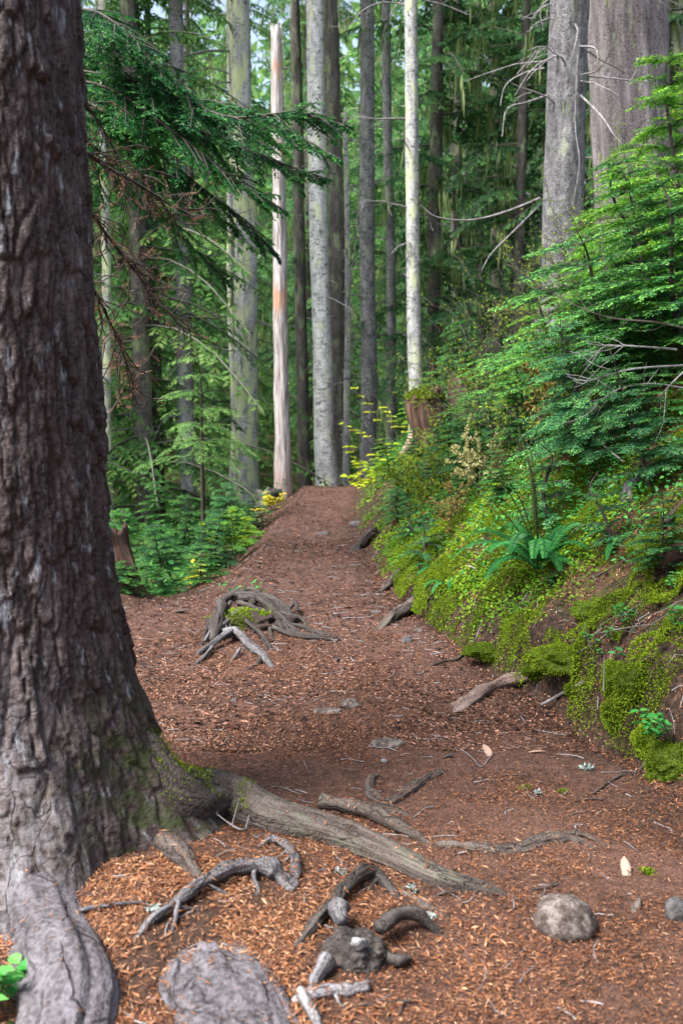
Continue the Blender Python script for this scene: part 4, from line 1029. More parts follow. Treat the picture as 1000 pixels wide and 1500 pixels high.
def stump(name, label, px, py, Y, r, h, mat='rot', seed=0, moss=True, hollow=True, lean=(0, 0), cat='stump', nmoss=2600):
    b = at(px, py, Y); b[2] = hz(b[0], b[1]) - .05
    t = thing(name, label, cat, b); rr = np.random.default_rng(seed)
    P = [b, b + [lean[0] * .3, lean[1] * .3, h * .3], b + [lean[0] * .7, lean[1] * .7, h * .7], b + [lean[0], lean[1], h]]
    V, F, tc = tube(P, [r * 1.35, r * 1.1, r, r * .95], seg=60, sub=10, amp=.28, seed=seed, fs=9, taper_end=False)
    n = len(V) - 2; seg = 60
    top = V[n - seg:n]; jag = .38 * h * (rr.random(seg) * .35 + fbm(np.stack([np.cos(np.arange(seg) / seg * 6.283) * 1.7, np.sin(np.arange(seg) / seg * 6.283) * 1.7, np.zeros(seg)], 1) + seed, seed, 2))
    for q in range(3): V[n - seg * (q + 1):n - seg * q, 2] += jag * (1 - q / 3)
    if hollow: V[-1, 2] -= h * .45
    mk('shell', V, F, M[mat], t, b, {'tc': tc}, True)
    if moss:
        c = b + [lean[0], lean[1], h * 1.12]
        th = rr.uniform(0, 6.283, nmoss); ra = np.sqrt(rr.random(nmoss)) * r * 1.1
        Pm = c + np.stack([np.cos(th) * ra, np.sin(th) * ra, r * .5 * (1 - (ra / r / 1.1) ** 2) + rr.normal(0, .01, nmoss)], 1)
        Vm, Fm = blades(Pm, rr.normal(0, .5, (nmoss, 3)) + UP * .8, rr.normal(0, 1, (nmoss, 3)), rr.uniform(.02, .05, nmoss), .014)
        mk('moss_cap', Vm, Fm, M['moss'], t, b, {'rnd': np.repeat(np.clip(.45 + rr.normal(0, .2, nmoss), 0, 1), 4)})
    return t
stump('hollow_stump', 'hollow rotten stump with a mossy cap on the right bank', 636, 590, 10.6, .19, .46, seed=5, lean=(-.10, 0))
stump('hollow_stump', 'reddish broken stump end high on the right bank under shrubs', 690, 470, 10.8, .22, .35, seed=6)
stump('rotten_stump', 'splintered reddish stump just behind the massive foreground trunk', 178, 872, 6.7, .17, .42, seed=7, moss=False, lean=(-.12, .1))
stump('burnt_stump', 'low dark stump at the foot of the dead snag', 393, 722, 13.6, .19, .33, 'dark', seed=8, moss=False)
def lean_log(name, label, a, b, rad, mat, seed, moss=0):
    P = np.array([a, .5 * (np.array(a) + b) + rng.normal(0, .02, 3), b]); c = P.mean(0)
    V, F, tc = tube(P, rad, seg=18, sub=8, amp=.25, seed=seed, jag=.05, taper_end=False)
    o = mk(name, V, F, M[mat], None, c, {'tc': tc}, True); tag(o, label, 'log')
    if moss:
        k = np.linspace(0, 1, moss)[:, None]; Q = np.array(a) * (1 - k) + np.array(b) * k + rng.normal(0, .02, (moss, 3)) + [0, 0, rad[0] * .9]
        Vm, Fm = blades(Q, rng.normal(0, .5, Q.shape) + UP, rng.normal(0, 1, Q.shape), .025, .010)
        mk('moss', Vm, Fm, M['moss'], o, c, {'rnd': np.repeat(np.clip(.5 + rng.normal(0, .2, moss), 0, 1), 4)})
lean_log('fallen_log', 'thin tan split log leaning below the hollow stump', at(590, 670, 10.6), at(618, 598, 10.5), [.05, .05, .055], 'split_wood', 51)
lean_log('fallen_log', 'mossy slanting log running down the bank to the trail edge', at(550, 722, 11.2), at(622, 630, 10.6), [.05, .05, .045], 'root_dark', 52, 900)
lean_log('fallen_log', 'brown crooked branch lying across the mossy slope at right', g(952, 790) + [0, 0, .02], g(1010, 742) + [0, 0, .06], [.012, .016, .018], 'rot', 53)
lean_log('fallen_log', 'broken grey stub wood standing in the undergrowth at right', g(918, 738), g(934, 700) + [0, -.1, .05], [.03, .035, .02], 'root_grey', 54)
lean_log('fallen_log', 'half buried reddish rotten log at the right edge of the slope', g(965, 838) + [0, 0, .02], g(1025, 815) + [0, 0, .02], [.04, .05, .05], 'rot', 55)

# ================================================================== CONIFERS BEHIND
def conifer(seed, h, z0, rc, nb, ll, lw, leafmat, barkmat, lich=0, spacing=.075, droop=.55, r_tr=.10):
    r = np.random.default_rng(seed)
    t = thing('background_conifer', 'x', 'tree', (0, 0, 0))
    V, F, tc = tube([[0, 0, -.3], [0, 0, h * .3], [r.normal(0, .05), 0, h * .6], [0, 0, h]], [r_tr * 1.15, r_tr, r_tr * .7, .02], seg=14, sub=8, amp=.1, seed=seed)
    a = Acc(); a.add(V, F, tc=tc)
    T, S = crown_high(seed, z0, h, rc, nb, ll, lw, droop)
    V, F, rn = leafy(T, spacing, ll, lw, 58, .35, r, droop=.3); mk('crown', V, F, M[leafmat], t, (0, 0, 0), {'rnd': rn})
    V, F, tc = sticks(S, 3); a.add(V, F, tc=tc); a.build('trunk', M[barkmat], t, (0, 0, 0), True)
    if lich:
        S = np.array(S); C = S[r.integers(0, len(S), lich), 3:6]
        C = np.repeat(C, 6, 0) + r.normal(0, .05, (lich * 6, 3))
        V, F = blades(C, r.normal(0, .1, C.shape) - UP, r.normal(0, 1, C.shape), r.uniform(.15, .6, len(C)), .035)
        mk('hanging_lichen', V, F, M['lichen'], t, (0, 0, 0), {'rnd': np.repeat(np.clip(.4 + r.normal(0, .25, len(C)), 0, 1), 4)})['kind'] = 'stuff'
    return t
KINDS = [('tall drooping dark conifer among many deep in the forest', 'dark conifers deep in the forest'),
         ('tall conifer hung with pale lichen among many deep in the forest', 'lichen hung conifers deep in the forest'),
         ('lighter green bushy conifer among many deep in the forest', 'light green conifers deep in the forest')]
proto = [(conifer(900, 17, 1.2, 2.7, 120, .16, .05, 'bg', 'dark', 120), 0), (conifer(901, 19, 2.2, 2.5, 120, .16, .05, 'bg', 'brown', 420), 1), (conifer(902, 14, .3, 2.6, 120, .15, .05, 'bg_light', 'dark', 120), 2),
         (conifer(903, 21, 3.2, 2.9, 130, .17, .055, 'bg', 'grey', 420), 1), (conifer(904, 11, .2, 2.2, 110, .14, .045, 'bg_light', 'brown'), 2), (conifer(905, 18, .8, 2.9, 130, .16, .05, 'bg', 'dark'), 0)]
spots = []
def try_spot(x, y, md):
    if all((x - a) ** 2 + (y - b) ** 2 > md * md for a, b in spots): spots.append((x, y)); return True
    return False
r_ = np.random.default_rng(21)
fixed = [(-4.6, 13.5), (-3.4, 18.5), (-5.6, 18.2), (-7.4, 15.5), (-2.4, 22.5), (.6, 25), (2.6, 23), (4.3, 20.5), (6.2, 19.5), (7.8, 17), (-.9, 27.5), (5.6, 25.5), (-5.2, 24), (8.8, 22), (-7.8, 21), (1.8, 19.8), (3.3, 19.0), (5.4, 17.6), (-2.9, 14.6), (-8.2, 12.6)]
for x, y in fixed: spots.append((x, y))
for k in range(6000):
    y = r_.uniform(22, 62); x = r_.uniform(-.46 * y - 3, .46 * y + 3)
    if len(spots) < 135: try_spot(x, y, 2.5 + .02 * y)
used = [False] * 6
for k, (x, y) in enumerate(spots):
    v = int(r_.integers(0, 6)) if k >= len(fixed) else (4, 2, 1, 3, 2, 4, 1, 5, 3, 2, 1, 4, 2, 3, 4, 1, 1, 1, 4, 2)[k]
    p, kd = proto[v]; s_ = r_.uniform(.8, 1.25); rz = r_.uniform(0, 6.28)
    loc = (x, y, hz(x, y) - .1)
    if not used[v]:
        used[v] = True; p.location = loc; p.rotation_euler = (0, 0, rz); p.scale = (s_,) * 3; o = p
    else: o = copy_tree(p, loc, rz, s_)
    o['label'], o['group'] = KINDS[kd]
# far-off wood that closes the view
def far_wood():
    n = 60000; y = rng.uniform(60, 95, n); x = rng.uniform(-.55, .55, n) * y; top = 16 + 14 * n2(x, y * 0, .12, 81, 3) + 4 * rng.normal(0, 1, n)
    z = -3 + rng.random(n) ** .8 * (top + 3)
    P = np.stack([x, y, z], 1) ; D = rng.normal(0, 1, (n, 3)) * [1, .6, .5] - UP * .6
    V, F = blades(P, D, rng.normal(0, 1, (n, 3)) + [0, -1, .5], rng.uniform(.6, 1.5, n), rng.uniform(.3, .6, n))
    o = mk('far_wood', V, F, M['bg_light'], None, None, {'rnd': np.repeat(np.clip(.2 + .8 * n2(x, z, .35, 83, 3) + rng.normal(0, .15, n), 0, 1), 4)})
    o['kind'] = 'stuff'; o['label'] = 'far-off wall of dark green forest behind everything'
far_wood()

# ================================================================== HEMLOCK BEHIND THE BIG TRUNK, BOUGHS OVER THE TRAIL
def hemlock_over():
    b = at(40, 800, 7.6); b[2] = hz(b[0], b[1]) - .1
    t = thing('hemlock_tree', 'hemlock behind the massive trunk holding dark feathery boughs across the upper left', 'tree', b)
    V, F, tc = tube([b, b + [0, 0, 2.5], b + [.05, 0, 6], b + [0, 0, 9]], [.14, .12, .09, .03], seg=18, sub=8, amp=.1, seed=3)
    mk('trunk', V, F, M['brown'], t, b, {'tc': tc}, True)
    r = np.random.default_rng(64)
    B = [([(60, 95), (200, 120), (330, 170), (430, 165), (510, 185)], (7.6, 7.3, 6.9, 6.7, 6.6), .62, 34),
         ([(60, 120), (190, 150), (300, 195), (400, 235), (480, 262)], (7.6, 7.5, 7.2, 7.0, 6.9), .62, 34),
         ([(60, 60), (170, 60), (230, 95), (280, 140), (330, 190)], (7.6, 7.3, 7.1, 7.0, 7.0), .50, 26),
         ([(60, 150), (180, 190), (270, 255), (350, 320), (410, 375)], (7.6, 7.6, 7.5, 7.4, 7.4), .55, 30),
         ([(60, 20), (130, 15), (170, 35), (200, 60), (225, 95)], (7.6, 7.2, 7.0, 6.9, 6.8), .42, 20),
         ([(60, 160), (150, 225), (220, 300), (290, 370), (340, 420)], (7.6, 7.8, 8.0, 8.1, 8.2), .5, 26),
         ([(60, 100), (200, 140), (320, 150), (420, 190), (500, 235)], (7.6, 7.7, 7.7, 7.6, 7.5), .6, 30),
         ([(60, 110), (160, 130), (250, 190), (340, 260), (420, 310)], (7.6, 7.2, 7.0, 6.9, 6.8), .6, 28),
         ([(60, 130), (150, 165), (230, 240), (300, 300), (355, 345)], (7.6, 7.9, 8.0, 8.0, 8.1), .55, 26),
         ([(60, 70), (150, 90), (260, 150), (350, 200), (440, 215)], (7.6, 7.8, 8.0, 8.0, 8.0), .55, 28)]
    for k, (L, Y, L1, n1) in enumerate(B):
        T, S, sp = bough_twigs(np.array([at(a, c, y) for (a, c), y in zip(L, Y)]), L1, int(n1 * 1.6), r, 9, .42, 56, .22, .30, hang=.25, start=.14, ragged=.45)
        V, F, tc = sticks(S + spine_sticks(sp, .014, .003)); o = mk('bough', V, F, M['twig'], t, b, {'tc': tc})
        V, F, rn = leafy(T, .016, .042, .014, 58, .35, r, droop=.2); mk('foliage', V, F, M['hem'], o, b, {'rnd': rn})
hemlock_over()

# ================================================================== YOUNG CONIFERS
def sapling(name, h, seed, leafmat, nwh=9, per=5, Lmax=.45, spacing=.013, ll=.032, lw=.0095, n1=24, f2=.34, droop=.12, bare=.12, rise=.35, tint=.4, one_side=None, twmat='twig'):
    r = np.random.default_rng(seed); T, S = [], []
    t = thing(name, 'x', 'young conifer', (0, 0, 0))
    V, F, tc = tube([[0, 0, -.05], [r.normal(0, .02), r.normal(0, .02), h * .4], [r.normal(0, .03), 0, h * .8], [0, 0, h]], [.010 + .008 * h, .008 + .006 * h, .004 + .003 * h, .002], seg=8, sub=6, amp=.15, seed=seed)
    wood = Acc(); wood.add(V, F, tc=tc)
    for w_ in range(nwh):
        z = h * (bare + (1 - bare) * (w_ + .3) / nwh); f = 1 - (z / h) ** 1.3
        for k in range(per):
            a = r.uniform(0, 6.283) if one_side is None else one_side + r.normal(0, .8)
            L = Lmax * (.22 + .78 * f) * r.uniform(.65, 1.2); d = np.array([math.cos(a), math.sin(a), 0])
            sp = np.array([d * L * s + UP * (z + L * (rise * s - (rise * .6 + droop) * s * s)) for s in (0, .3, .65, 1)])
            t_, s_, spc = bough_twigs(sp, L * .45, max(6, int(n1 * L / Lmax)), r, 0, f2, 52, droop, tint + r.normal(0, .08), start=.12)
            T += t_; S += spine_sticks(spc[::3], .0035, .0014)
            dT = nrm(spc[-1] - spc[-4]); T.append([*spc[-5], *dT, *UP, L * .2, tint + .3])
    V, F, tc = sticks(S, 3); wood.add(V, F, tc=tc); wood.build('stem', M[twmat], t, (0, 0, 0), True)
    V, F, rn = leafy(T, spacing, ll, lw, 55, .3, r); mk('foliage', V, F, M[leafmat], t, (0, 0, 0), {'rnd': rn})
    return t
def put(p, first, px, py, Y, rz, s_, label, group, dz=-.02):
    P = at(px, py, Y); z = hz(P[0], Y) + dz
    if first: p.location = (P[0], Y, z); p.rotation_euler = (0, 0, rz); p.scale = (s_,) * 3; p['label'] = label; p['group'] = group; return p
    return copy_tree(p, (P[0], Y, z), rz, s_, label, group)
SP = {}
def sap(kind, px, Y, rz, s_, label, group, dz=-.02):
    p = SP[kind]; f = kind not in used_k; used_k.add(kind)
    o = put(p, f, px, 700, Y, rz, s_, label, group, dz); q = random.Random(label)
    lean = -.16 if group == GB else 0
    m_ = Matrix.Rotation(lean + q.uniform(-.14, .14), 4, 'Y') @ Matrix.Rotation(q.uniform(-.15, .15), 4, 'X') @ Matrix.Rotation(rz, 4, 'Z')
    o.rotation_euler = m_.to_euler(); o.scale = (s_ * q.uniform(.85, 1.15), s_ * q.uniform(.85, 1.15), s_ * q.uniform(.8, 1.2)); return o
used_k = set()
SP['green'] = sapling('young_fir', 1.0, 201, 'fir', 11, 8, .60)
SP['blue'] = sapling('young_fir', .9, 202, 'fir_blue', 10, 8, .55)
SP['lime'] = sapling('young_fir', 1.1, 203, 'fir_lime', 10, 8, .62, tint=.5)
SP['flat'] = sapling('young_fir', .8, 204, 'fir', 7, 9, .75, droop=.05, rise=.2, tint=.45)
SP['small'] = sapling('young_fir', .35, 205, 'fir_blue', 5, 6, .24, spacing=.009, ll=.020, lw=.006, n1=14)
GB = 'young firs on the right bank'
for k, px, Y, rz, s_, lb in (
    ('lime', 960, 7.2, .4, 1.25, 'lime green young fir rising tallest at the right edge of the bank'),
    ('green', 1000, 6.2, 1.9, 1.25, 'big dark young fir crowding the right edge above the bare branches'),
    ('lime', 885, 8.6, 2.6, .9, 'bright young fir below the very thick trunk'),
    ('flat', 890, 7.0, .9, 1.35, 'spreading young fir in the middle of the upper bank'),
    ('lime', 822, 8.2, 3.3, .8, 'young fir left of the spreading fir under the stout grey trunk'),
    ('blue', 870, 6.0, 5.1, .85, 'blue green young fir above the black recess of the bank'),
    ('lime', 770, 8.4, 4.0, .62, 'lime young fir leaning over the slope behind the fern'),
    ('blue', 722, 8.0, .2, .62, 'bluish young fir above the pale leaved shrub'),
    ('flat', 700, 9.0, 1.2, .65, 'young fir reaching left below the hollow stump'),
    ('green', 668, 11.4, 2.2, .8, 'young fir on the skyline right of the hollow stump'),
    ('blue', 665, 9.0, 3.0, .6, 'low bluish fir beside the thin tan log'),
    ('lime', 630, 11.6, 4.4, .8, 'small bright fir against the straight pale trunk'),
    ('small', 815, 5.7, .5, 1.3, 'little flat blue green seedling just above the fern'),
    ('blue', 955, 5.2, 1.5, .75, 'feathery blue green fir at right below the bare branches'),
    ('small', 900, 4.9, 2.8, 1.0, 'thin leggy seedling in the moss right of the fern'),
    ('green', 606, 9.9, 3.9, .36, 'small fir hanging over the slanting mossy log'),
    ('small', 590, 8.2, 1.1, .9, 'little seedling on the slope edge above the grey log end'),
    ('small', 612, 7.6, 2.2, 1.0, 'feathery seedling in the yellow green ground leaves'),
    ('blue', 640, 8.4, 3.3, .34, 'small bluish fir low on the slope left of the shrub with cream leaves'),
    ('green', 598, 9.0, 4.1, .34, 'small dark fir near the trail edge on the slope'),
    ('flat', 675, 7.4, 5.0, .34, 'flat little fir just left of the large fern'),
    ('green', 740, 6.6, .2, .36, 'small fir behind the arching fern fronds'),
    ('small', 630, 6.7, 1.7, .9, 'tiny seedling at the bank rim above the long log end'),
    ('lime', 572, 10.2, 1.1, .5, 'fresh green seedling at the trail edge under yellow leaves'),
    ('blue', 985, 4.3, 4.2, .42, 'small fir seedling near the right edge above the moss wall'),
    ('lime', 930, 9.6, 5.5, 1.3, 'yellow green fir in front of the very thick trunk'),
    ('green', 945, 7.9, .1, 1.3, 'dark fir behind the tallest lime fir'),
    ('green', 772, 7.2, 4.6, .6, 'young fir behind the shrub with reddish browning leaves'),
    ('flat', 735, 9.4, 5.3, .8, 'level boughed fir left of the wiry twigged shrub'),
    ('green', 905, 6.5, 3.0, .95, 'fir just above the long dark bare branch'),
    ('lime', 985, 8.6, 2.1, 1.5, 'tall lime fir half out of the photo at upper right'),
    ('flat', 665, 9.0, .4, .42, 'level boughed fir on the slope below the hollow stump'),
    ('blue', 700, 7.7, 2.6, .6, 'bluish fir above the shrub with cream leaves'),
    ('green', 700, 11.8, 2.9, 1.0, 'small dark fir on the skyline over the reddish broken stump'),
    ('flat', 945, 5.9, 4.0, .5, 'level boughed fir right of the thin grey slanting branch')):
    sap(k, px, Y, rz, s_, lb, GB)
GL = 'young firs in the hollow left of the trail'
for k, px, Y, rz, s_, lb in (
    ('green', 185, 8.6, .3, .72, 'young fir against the right flank of the massive trunk'),
    ('blue', 232, 8.3, 1.3, .70, 'bluish fir in the hollow with dark thin stem'),
    ('green', 262, 9.4, 2.4, .8, 'young fir in the middle of the left hollow'),
    ('flat', 215, 7.3, 3.4, .50, 'low spreading fir at the near rim of the left hollow'),
    ('blue', 315, 8.8, 4.4, .75, 'dark stemmed fir beside the yellow leaved sprays'),
    ('flat', 290, 7.6, 5.0, .45, 'low fir at the edge of the needles behind the root tangle'),
    ('lime', 345, 9.8, .8, .55, 'yellow green fir at the trail edge in the hollow'),
    ('green', 175, 10.5, 1.8, .9, 'taller fir deep in the hollow beside the massive trunk'),
    ('flat', 170, 6.6, 2.9, .40, 'tuft of fir sprigs at the foot of the splintered stump'),
    ('blue', 375, 11.0, 3.5, .5, 'little fir at the trail side below the snag'),
    ('green', 240, 11.5, 4.9, 1.0, 'fir behind the hollow in front of the dark leaning trunk'),
    ('blue', 330, 11.5, 5.6, .8, 'fir at the back of the hollow below the drooping hemlock')):
    sap(k, px, Y, rz, s_, lb, GL)
SP['hemlock'] = sapling('young_hemlock', 2.0, 206, 'bg_light', 7, 6, .95, spacing=.022, ll=.040, lw=.011, n1=20, droop=.30, bare=.45, rise=.25, tint=.5)
o = sap('hemlock', 297, 10.6, 1.0, 1.05, 'young hemlock with drooping layered boughs left of the trail', 'young hemlocks'); o['category'] = 'young tree'
if 'group' in o: del o['group']

# ================================================================== FERN
def frond(base, az, el, L, r, wmax=.085, curl=1.0, fertile=False, n=46):
    d = np.array([math.cos(az), math.sin(az), 0]); P = [base]; v = nrm(d * math.cos(el) + UP * math.sin(el)); p = base.copy(); m = 14
    for i in range(m):
        p = p + v * L / m; P.append(p); v = nrm(v - UP * curl * .12 * (1 + i / m) + r.normal(0, .015, 3))
    P = np.array(P); sp = catmull(P, 4); s = np.linspace(0, 1, len(sp)); Tn = nrm(np.gradient(sp, axis=0))
    k = np.linspace(.16 if not fertile else .35, .99, n)
    c = np.stack([np.interp(k, s, sp[:, j]) for j in range(3)], 1); t = nrm(np.stack([np.interp(k, s, Tn[:, j]) for j in range(3)], 1))
    side = nrm(np.cross(t, UP)); nn = nrm(np.cross(side, t))
    prof = np.sin(np.pi * np.clip((k - .05) / 1.02, 0, 1) ** .8) ** .7 * wmax * (1 if not fertile else .35)
    a = Acc()
    for sg in (-1, 1):
        D = side * sg + t * .28 + r.normal(0, .06, (n, 3)) - nn * .12
        V, F = leaves(c, D, nn + side * sg * .25 + r.normal(0, .12, (n, 3)), prof * r.uniform(.9, 1.05, n), (.0105 if L > .3 else .0075) if not fertile else .005, .12, .15)
        a.add(V, F, rnd=np.repeat(np.clip(.45 + .2 * r.normal() * .5 + r.normal(0, .12, n), 0, 1), 6))
    V, F, tc = tube(P, [.0035, .003, .001], seg=5, sub=2, amp=.05)
    a.add(V, F, rnd=np.full(len(V), .1)); return a
def fern(label, px, py, nf, L, seed, up=(), group=None):
    b = g(px, py); t = thing('fern', label, 'fern', b, group); r = np.random.default_rng(seed)
    for k in range(nf):
        az = 2 * np.pi * k / nf + r.normal(0, .2)
        a = frond(b + [math.cos(az) * .02, math.sin(az) * .02, .02], az, R(r.uniform(34, 70)), L * r.uniform(.75, 1.15), r, wmax=.105 * L, curl=r.uniform(.8, 1.4))
        a.build('frond', M['fern'], t, b)
    for az, el, l in up:
        a = frond(b + [0, 0, .02], az, R(el), l, r, wmax=.13 * L, curl=.55, fertile=True, n=50)
        a.build('frond', M['fern_dark'], t, b)['label'] = 'thin upright fertile frond'
    return t
M['fern_dark'] = leaf_mat('fern_dark', [(0, (.02, .028, .010)), (.5, (.05, .075, .02)), (1, (.12, .18, .05))], .5, .3)
fern('large glossy sword shaped fern arching over the mossy bank', 788, 838, 19, .46, 31,
     up=((R(100), 82, .78), (R(150), 78, .62), (R(165), 74, .70), (R(170), 66, .58), (R(140), 84, .6), (R(90), 80, .66)))
fern('small fern tucked at the foot of the bank by the yellow green ground leaves', 655, 862, 8, .17, 32)
fern('small bright fern on the slope left of the large fern', 640, 838, 8, .2, 33)
fern('little fern frond clump high on the mossy bank beside the stub wood', 905, 800, 6, .2, 34)

# ================================================================== SHRUBS AND BARE BRANCHES
def shrub(name, label, base, h, seed, nst=7, leafm='huck', nl=5, ll=.016, lw=.011, spread=.5, twm='twig', dens=1.0, group=None, cat='shrub', tint=.5, lean=(0, 0, 0)):
    r = np.random.default_rng(seed); S = []; LP, LD = [], []
    def grow(p, d, L, rad, depth):
        n = 5; q = p
        for i in range(n):
            qn = q + d * L / n; S.append([*q, *qn, rad * (1 - .12 * i), rad * (1 - .12 * (i + 1))]); q = qn
            d = nrm(d + r.normal(0, .16, 3) + UP * .03)
            if depth > 0 and i > 0 and r.random() < .8: grow(q, nrm(d + r.normal(0, .65, 3)), L * r.uniform(.4, .65), rad * .6, depth - 1)
            if depth <= 1 and r.random() < .85 * dens:
                for _ in range(nl if depth == 0 else 2): LP.append(q + r.normal(0, .004, 3)); LD.append(d + r.normal(0, .7, 3))
    for k in range(nst):
        a = r.uniform(0, 6.283); d = nrm(np.array([math.cos(a) * spread, math.sin(a) * spread, 1]) + lean); grow(np.array(base) + r.normal(0, .03, 3) * [1, 1, 0], d, h * r.uniform(.5, .8), .0055 * h ** .5, 2)
    t = thing(name, label, cat, base, group)
    V, F, tc = sticks(S); mk('stems', V, F, M[twm], t, base, {'tc': tc}).name = 'stem'
    if LP:
        n = len(LP); V, F = leaves(LP, np.array(LD), r.normal(0, .4, (n, 3)) + UP, r.uniform(.6, 1.2, n) * ll, lw)
        mk('foliage', V, F, M[leafm], t, base, {'rnd': np.repeat(np.clip(tint + r.normal(0, .22, n), 0, 1), 6)})
    return t
def gp(px, Y): 
    d = ray(px, 700); x = d[0] / d[1] * Y; return np.array([x, Y, hz(x, Y) - .01])
GH = 'huckleberry like shrubs on the bank'
shrub('twiggy_shrub', 'sparse shrub of wiry twigs and tiny yellow green leaves below the stout grey trunk', gp(775, 10.2), 1.4, 41, 9, dens=.8, group=GH)
shrub('twiggy_shrub', 'bare wiry shrub on the skyline left of the stout grey trunk', gp(725, 10.6), 1.5, 42, 9, dens=.35, group=GH)
shrub('twiggy_shrub', 'wiry shrub in front of the very thick trunk with lime leaves', gp(860, 9.4), 1.5, 43, 8, dens=.8, group=GH)
shrub('twiggy_shrub', 'thin shrub over the hollow stump with scattered leaves', gp(672, 9.9), 1.0, 44, 8, dens=.6, group=GH)
shrub('twiggy_shrub', 'low twiggy shrub in the middle of the slope above the fern', gp(745, 7.6), .8, 45, 8, dens=.6, group=GH)
shrub('twiggy_shrub', 'leafy wiry shrub at the right photo edge beside the tallest lime fir', gp(975, 7.6), 1.6, 46, 8, dens=.8, group=GH)
shrub('twiggy_shrub', 'little shrub on the slope between fern and mossy log', gp(650, 8.0), .55, 47, 8, dens=1.0, tint=.35, group=GH)
shrub('twiggy_shrub', 'bare twiggy shrub standing before the spreading young fir', gp(835, 6.9), 1.1, 53, 9, dens=.5, tint=.6, group=GH)
shrub('twiggy_shrub', 'tall wiry shrub against the foot of the stout grey trunk', gp(805, 9.6), 1.5, 54, 10, dens=.5, tint=.6, group=GH)
shrub('twiggy_shrub', 'tangle of bare wiry twigs between hollow stump and stout grey trunk', gp(705, 9.2), 1.1, 50, 11, dens=.45, group=GH)
shrub('twiggy_shrub', 'wiry shrub with yellowing leaves low beside the tan split log', gp(640, 9.2), .5, 51, 8, dens=.9, tint=.7, group=GH)
shrub('twiggy_shrub', 'bare twiggy shrub right of the shrub with cream leaves', gp(770, 6.9), .6, 52, 9, dens=.5, tint=.6, group=GH)
shrub('pale_leaved_shrub', 'shrub with cream and pale yellow leaves on the middle slope', gp(704, 7.3), .45, 48, 9, 'cream', 6, .026, .017, .7, cat='shrub')
shrub('browning_shrub', 'shrub with reddish browning leaves above the fern', gp(830, 6.4), .5, 49, 6, 'browning', 5, .03, .02, .6)
def fan(label, pts, r0, seed, sub=9, mat='twig_pale', name='bare_branch'):
    """a dead branch with thin side twigs"""
    r = np.random.default_rng(seed); sp = catmull(np.array(pts), 8); r0 = r0 * .75; S = spine_sticks(sp, r0, r0 * .3); Tn = nrm(np.gradient(sp, axis=0))
    for k in range(sub):
        i = int(r.uniform(.2, .95) * (len(sp) - 1)); d = nrm(Tn[i] + r.normal(0, .45, 3)); p = sp[i]; L = r.uniform(.12, .4)
        for j in range(5):
            q = p + d * L / 5; S.append([*p, *q, r0 * .35 * (1 - j * .12), r0 * .35 * (1 - (j + 1) * .12)]); p = q; d = nrm(d + r.normal(0, .18, 3))
    b = sp[0]; V, F, tc = sticks(S, 5); return tag(mk(name, V, F, M[mat], None, b, {'tc': tc}), label, 'branch')
fan('long dark bare branch slanting from the right edge across the firs', [at(1010, 482, 5.6), at(960, 472, 5.8), at(880, 462, 6.0), at(800, 425, 6.2), at(740, 385, 6.4)], .009, 1, 10, 'twig')
fan('pale bare branch arching in the black recess of the bank', [at(990, 512, 5.6), at(940, 508, 5.5), at(890, 507, 5.6), at(870, 520, 5.7), at(850, 540, 5.8)], .009, 2, 10)
fan('second pale branch below the arching one in the black recess', [at(1005, 535, 5.5), at(930, 540, 5.4), at(880, 552, 5.5), at(840, 568, 5.7)], .008, 3, 9)
fan('thin grey branch slanting across the undergrowth right of the fern', [at(912, 676, 5.6), at(880, 650, 5.7), at(845, 622, 5.8), at(825, 615, 5.9)], .007, 4, 4)
fan('grey bare twig rising at the far right of the bank', [at(1005, 540, 5.2), at(975, 570, 5.2), at(960, 590, 5.3)], .006, 5, 4)
fan('dark branch bending up through firs at the upper right', [at(940, 470, 6.2), at(900, 430, 6.4), at(885, 380, 6.6), at(880, 330, 6.8)], .007, 6, 8, 'twig')
fan('fine pale branch low in the recess with drooping side twigs', [at(1000, 568, 5.3), at(950, 562, 5.3), at(900, 572, 5.5), at(865, 600, 5.6)], .006, 7, 10)
fan('thin twig standing upright in front of the moss wall', [at(883, 1012, 3.75), at(884, 985, 3.76), at(884, 958, 3.78)], .004, 8, 1)
fan('long twig lying over moss at the right of the slope', [g(835, 948) + [0, 0, .03], g(880, 940) + [0, 0, .04], g(940, 930) + [0, 0, .04], g(985, 925) + [0, 0, .03]], .005, 9, 5)
fan('forked pale twig on the moss above the thin standing twig', [g(840, 968) + [0, 0, .03], g(870, 958) + [0, 0, .05], g(893, 940) + [0, 0, .05]], .004, 10, 4)
fan('dead stick sprawled on litter right of the fern', [g(835, 808) + [0, 0, .04], g(870, 795) + [0, 0, .05], g(905, 775) + [0, 0, .05], g(930, 750) + [0, 0, .08]], .005, 11, 5, 'twig')
fan('bare stick across the litter near the reddish rotten log', [g(872, 850) + [0, 0, .02], g(900, 838) + [0, 0, .03], g(930, 822) + [0, 0, .03]], .006, 12, 2, 'twig')
fan('short white broken twig on ground leaves left of the fern', [g(686, 838) + [0, 0, .04], g(694, 843) + [0, 0, .045], g(702, 846) + [0, 0, .03]], .007, 13, 0)

